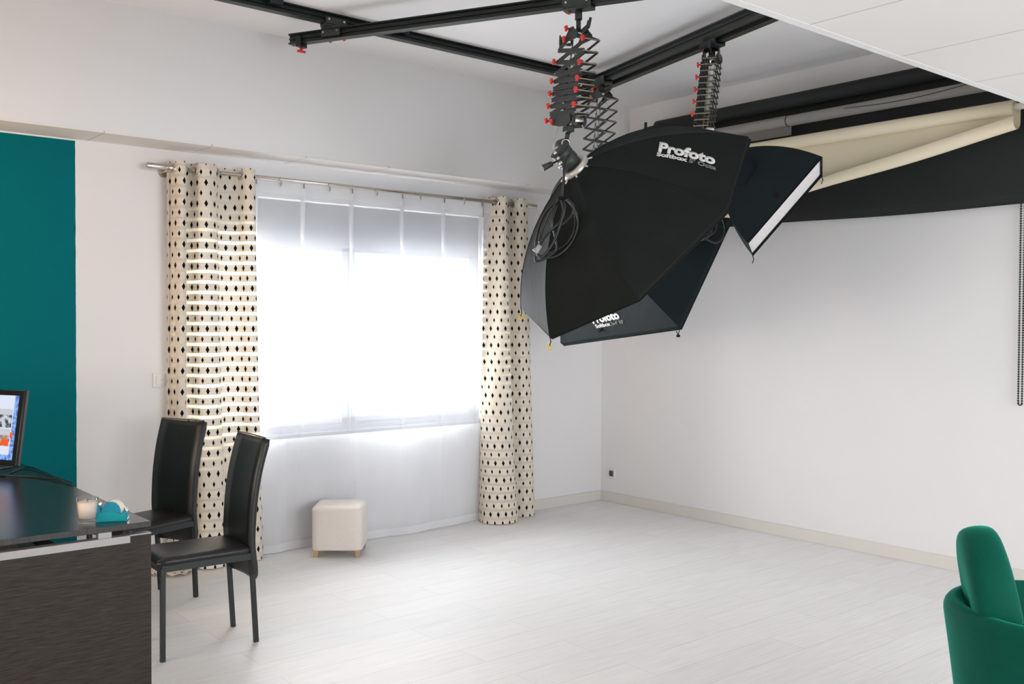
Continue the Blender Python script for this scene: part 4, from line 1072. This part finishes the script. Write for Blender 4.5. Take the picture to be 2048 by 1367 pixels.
mb = MB(); mb.bar((0.006, 0, 0.0735), (0.044, 0, 0.044), 0.019, 0.001, (0, 1, 0)); mb.box((0.046, 0, 0.042), (0.004, 0.026, 0.008)); obj('tape_end', mb, tape_white, t)

# cable and plug on the floor under the chairs
mb = MB(); mb.tube(spline([(-4.30, -0.9, .006), (-4.15, -0.80, .006), (-4.02, -0.55, .006), (-3.95, -0.42, .008), (-3.86, -0.30, .006), (-3.80, -0.20, .006), (-3.76, -0.05, .006)], 60), 0.0045, 8)
mb.tube(spline([(-4.25, -0.7, .006), (-4.05, -0.45, .006), (-3.92, -0.35, .006), (-3.82, -0.26, .006), (-3.74, -0.18, .012)], 40), 0.0045, 8)
tag(obj('floor_cable', mb, cable_black), 'black cables lying on the floor under the rear chair', 'cable')

# ------------------------------------------------------------------ green velvet armchair (facing local +x)
t = thing('armchair', 'green velvet tub armchair with rounded tall back, cropped at the lower right', 'armchair', (-2.456, -4.442, 0), math.radians(-58))
mb = MB(); G = []; na = 61
for i in range(na):
    a = -2.45 + 4.9 * i / (na - 1)      # 0 = back centre, arms towards +-140 degrees
    e = min(1.0, (2.45 - abs(a)) / 0.22); e = math.sqrt(max(0, 1 - (1 - e) ** 2))
    zr = 0.588
    ro_t, ro_b = 0.335, 0.275; th = 0.068
    prof = [(ro_b - 0.03, 0.15), (ro_b + 0.01, 0.16), (0.5 * (ro_t + ro_b) + .004, 0.38), (ro_t - 0.004, zr - 0.06), (ro_t, zr - 0.03), (ro_t - 0.012, zr - 0.008), (ro_t - th / 2, zr), (ro_t - th + 0.012, zr - 0.008),
            (ro_t - th, zr - 0.035), (ro_t - th - 0.012, 0.48), (ro_b - 0.06, 0.34), (ro_b - 0.07, 0.16)]
    cxr = ro_t - th / 2
    row = []
    for r_, z in prof:
        rr = cxr + (r_ - cxr) * (0.25 + 0.75 * e) if z > 0.4 else r_
        zz = z if z < 0.4 else z - (1 - e) * 0.03
        row.append(V3((-math.cos(a) * rr * 1.0, math.sin(a) * rr * 1.0, zz)))
    G.append(row)
vs = mb.quadgrid(G, closed_v=True); mb.bm.faces.new(vs[0]); mb.bm.faces.new(vs[-1])
obj('tub_shell', mb, velvet, t, sub=1)
mb = MB(); G = []
for rr, z in ((0.002, 0.435), (0.12, 0.437), (0.19, 0.432), (0.215, 0.415), (0.22, 0.39), (0.215, 0.33), (0.002, 0.32)):
    G.append([V3((sq(2 * PI * k / 40, rr, 4)[0] + 0.06, sq(2 * PI * k / 40, rr, 4)[1], z)) for k in range(40)])
mb.quadgrid(G, closed_v=True); obj('seat_cushion', mb, velvet, t)
# tall dome-shaped back pad standing inside the shell
mb = MB(); G = []; nz = 26
lean = math.radians(11)
for j in range(33):
    v_ = j / 32; a = PI * v_   # dome outline from right foot over the top to the left foot
    wy = 0.205 * math.cos(a); hz = 0.285 * math.sin(a) ** 0.8 if 0 < j < 32 else 0
    G.append((wy, hz))
ring_n = 16; P = []
for wy, hz in G:
    inner = V3((0, wy * 0.0, 0.10))
    row = []
    for k in range(ring_n):
        b_ = 2 * PI * k / ring_n; cx_, cr2 = math.cos(b_), math.sin(b_)
        sxp = math.copysign(abs(cx_) ** 0.55, cx_) * 0.068; ins = (1 - math.copysign(abs(cr2) ** 0.55, cr2)) * 0.5
        y = wy * (1 - 0.92 * ins * 1.0) if True else wy
        z = 0.0 + hz * (1 - 0.92 * ins) 
        row.append(V3((sxp, y, z)))
    P.append(row)
for row in P:
    for p in row:
        x, z = p.x, p.z
        p.x = x * math.cos(lean) - z * math.sin(lean) - 0.188; p.z = x * math.sin(lean) + z * math.cos(lean) + 0.535
vs = mb.quadgrid(P, closed_v=True); mb.bm.faces.new(vs[0]); mb.bm.faces.new(vs[-1])
obj('back_pad', mb, velvet, t, sub=1)
for sx_ in (-1, 1):
    for sy_ in (-1, 1):
        mb = MB(); mb.tube([(sx_ * 0.17, sy_ * 0.17, 0.16), (sx_ * 0.20, sy_ * 0.20, 0.0)], [0.016, 0.010], 12); obj('leg', mb, chair_metal, t)
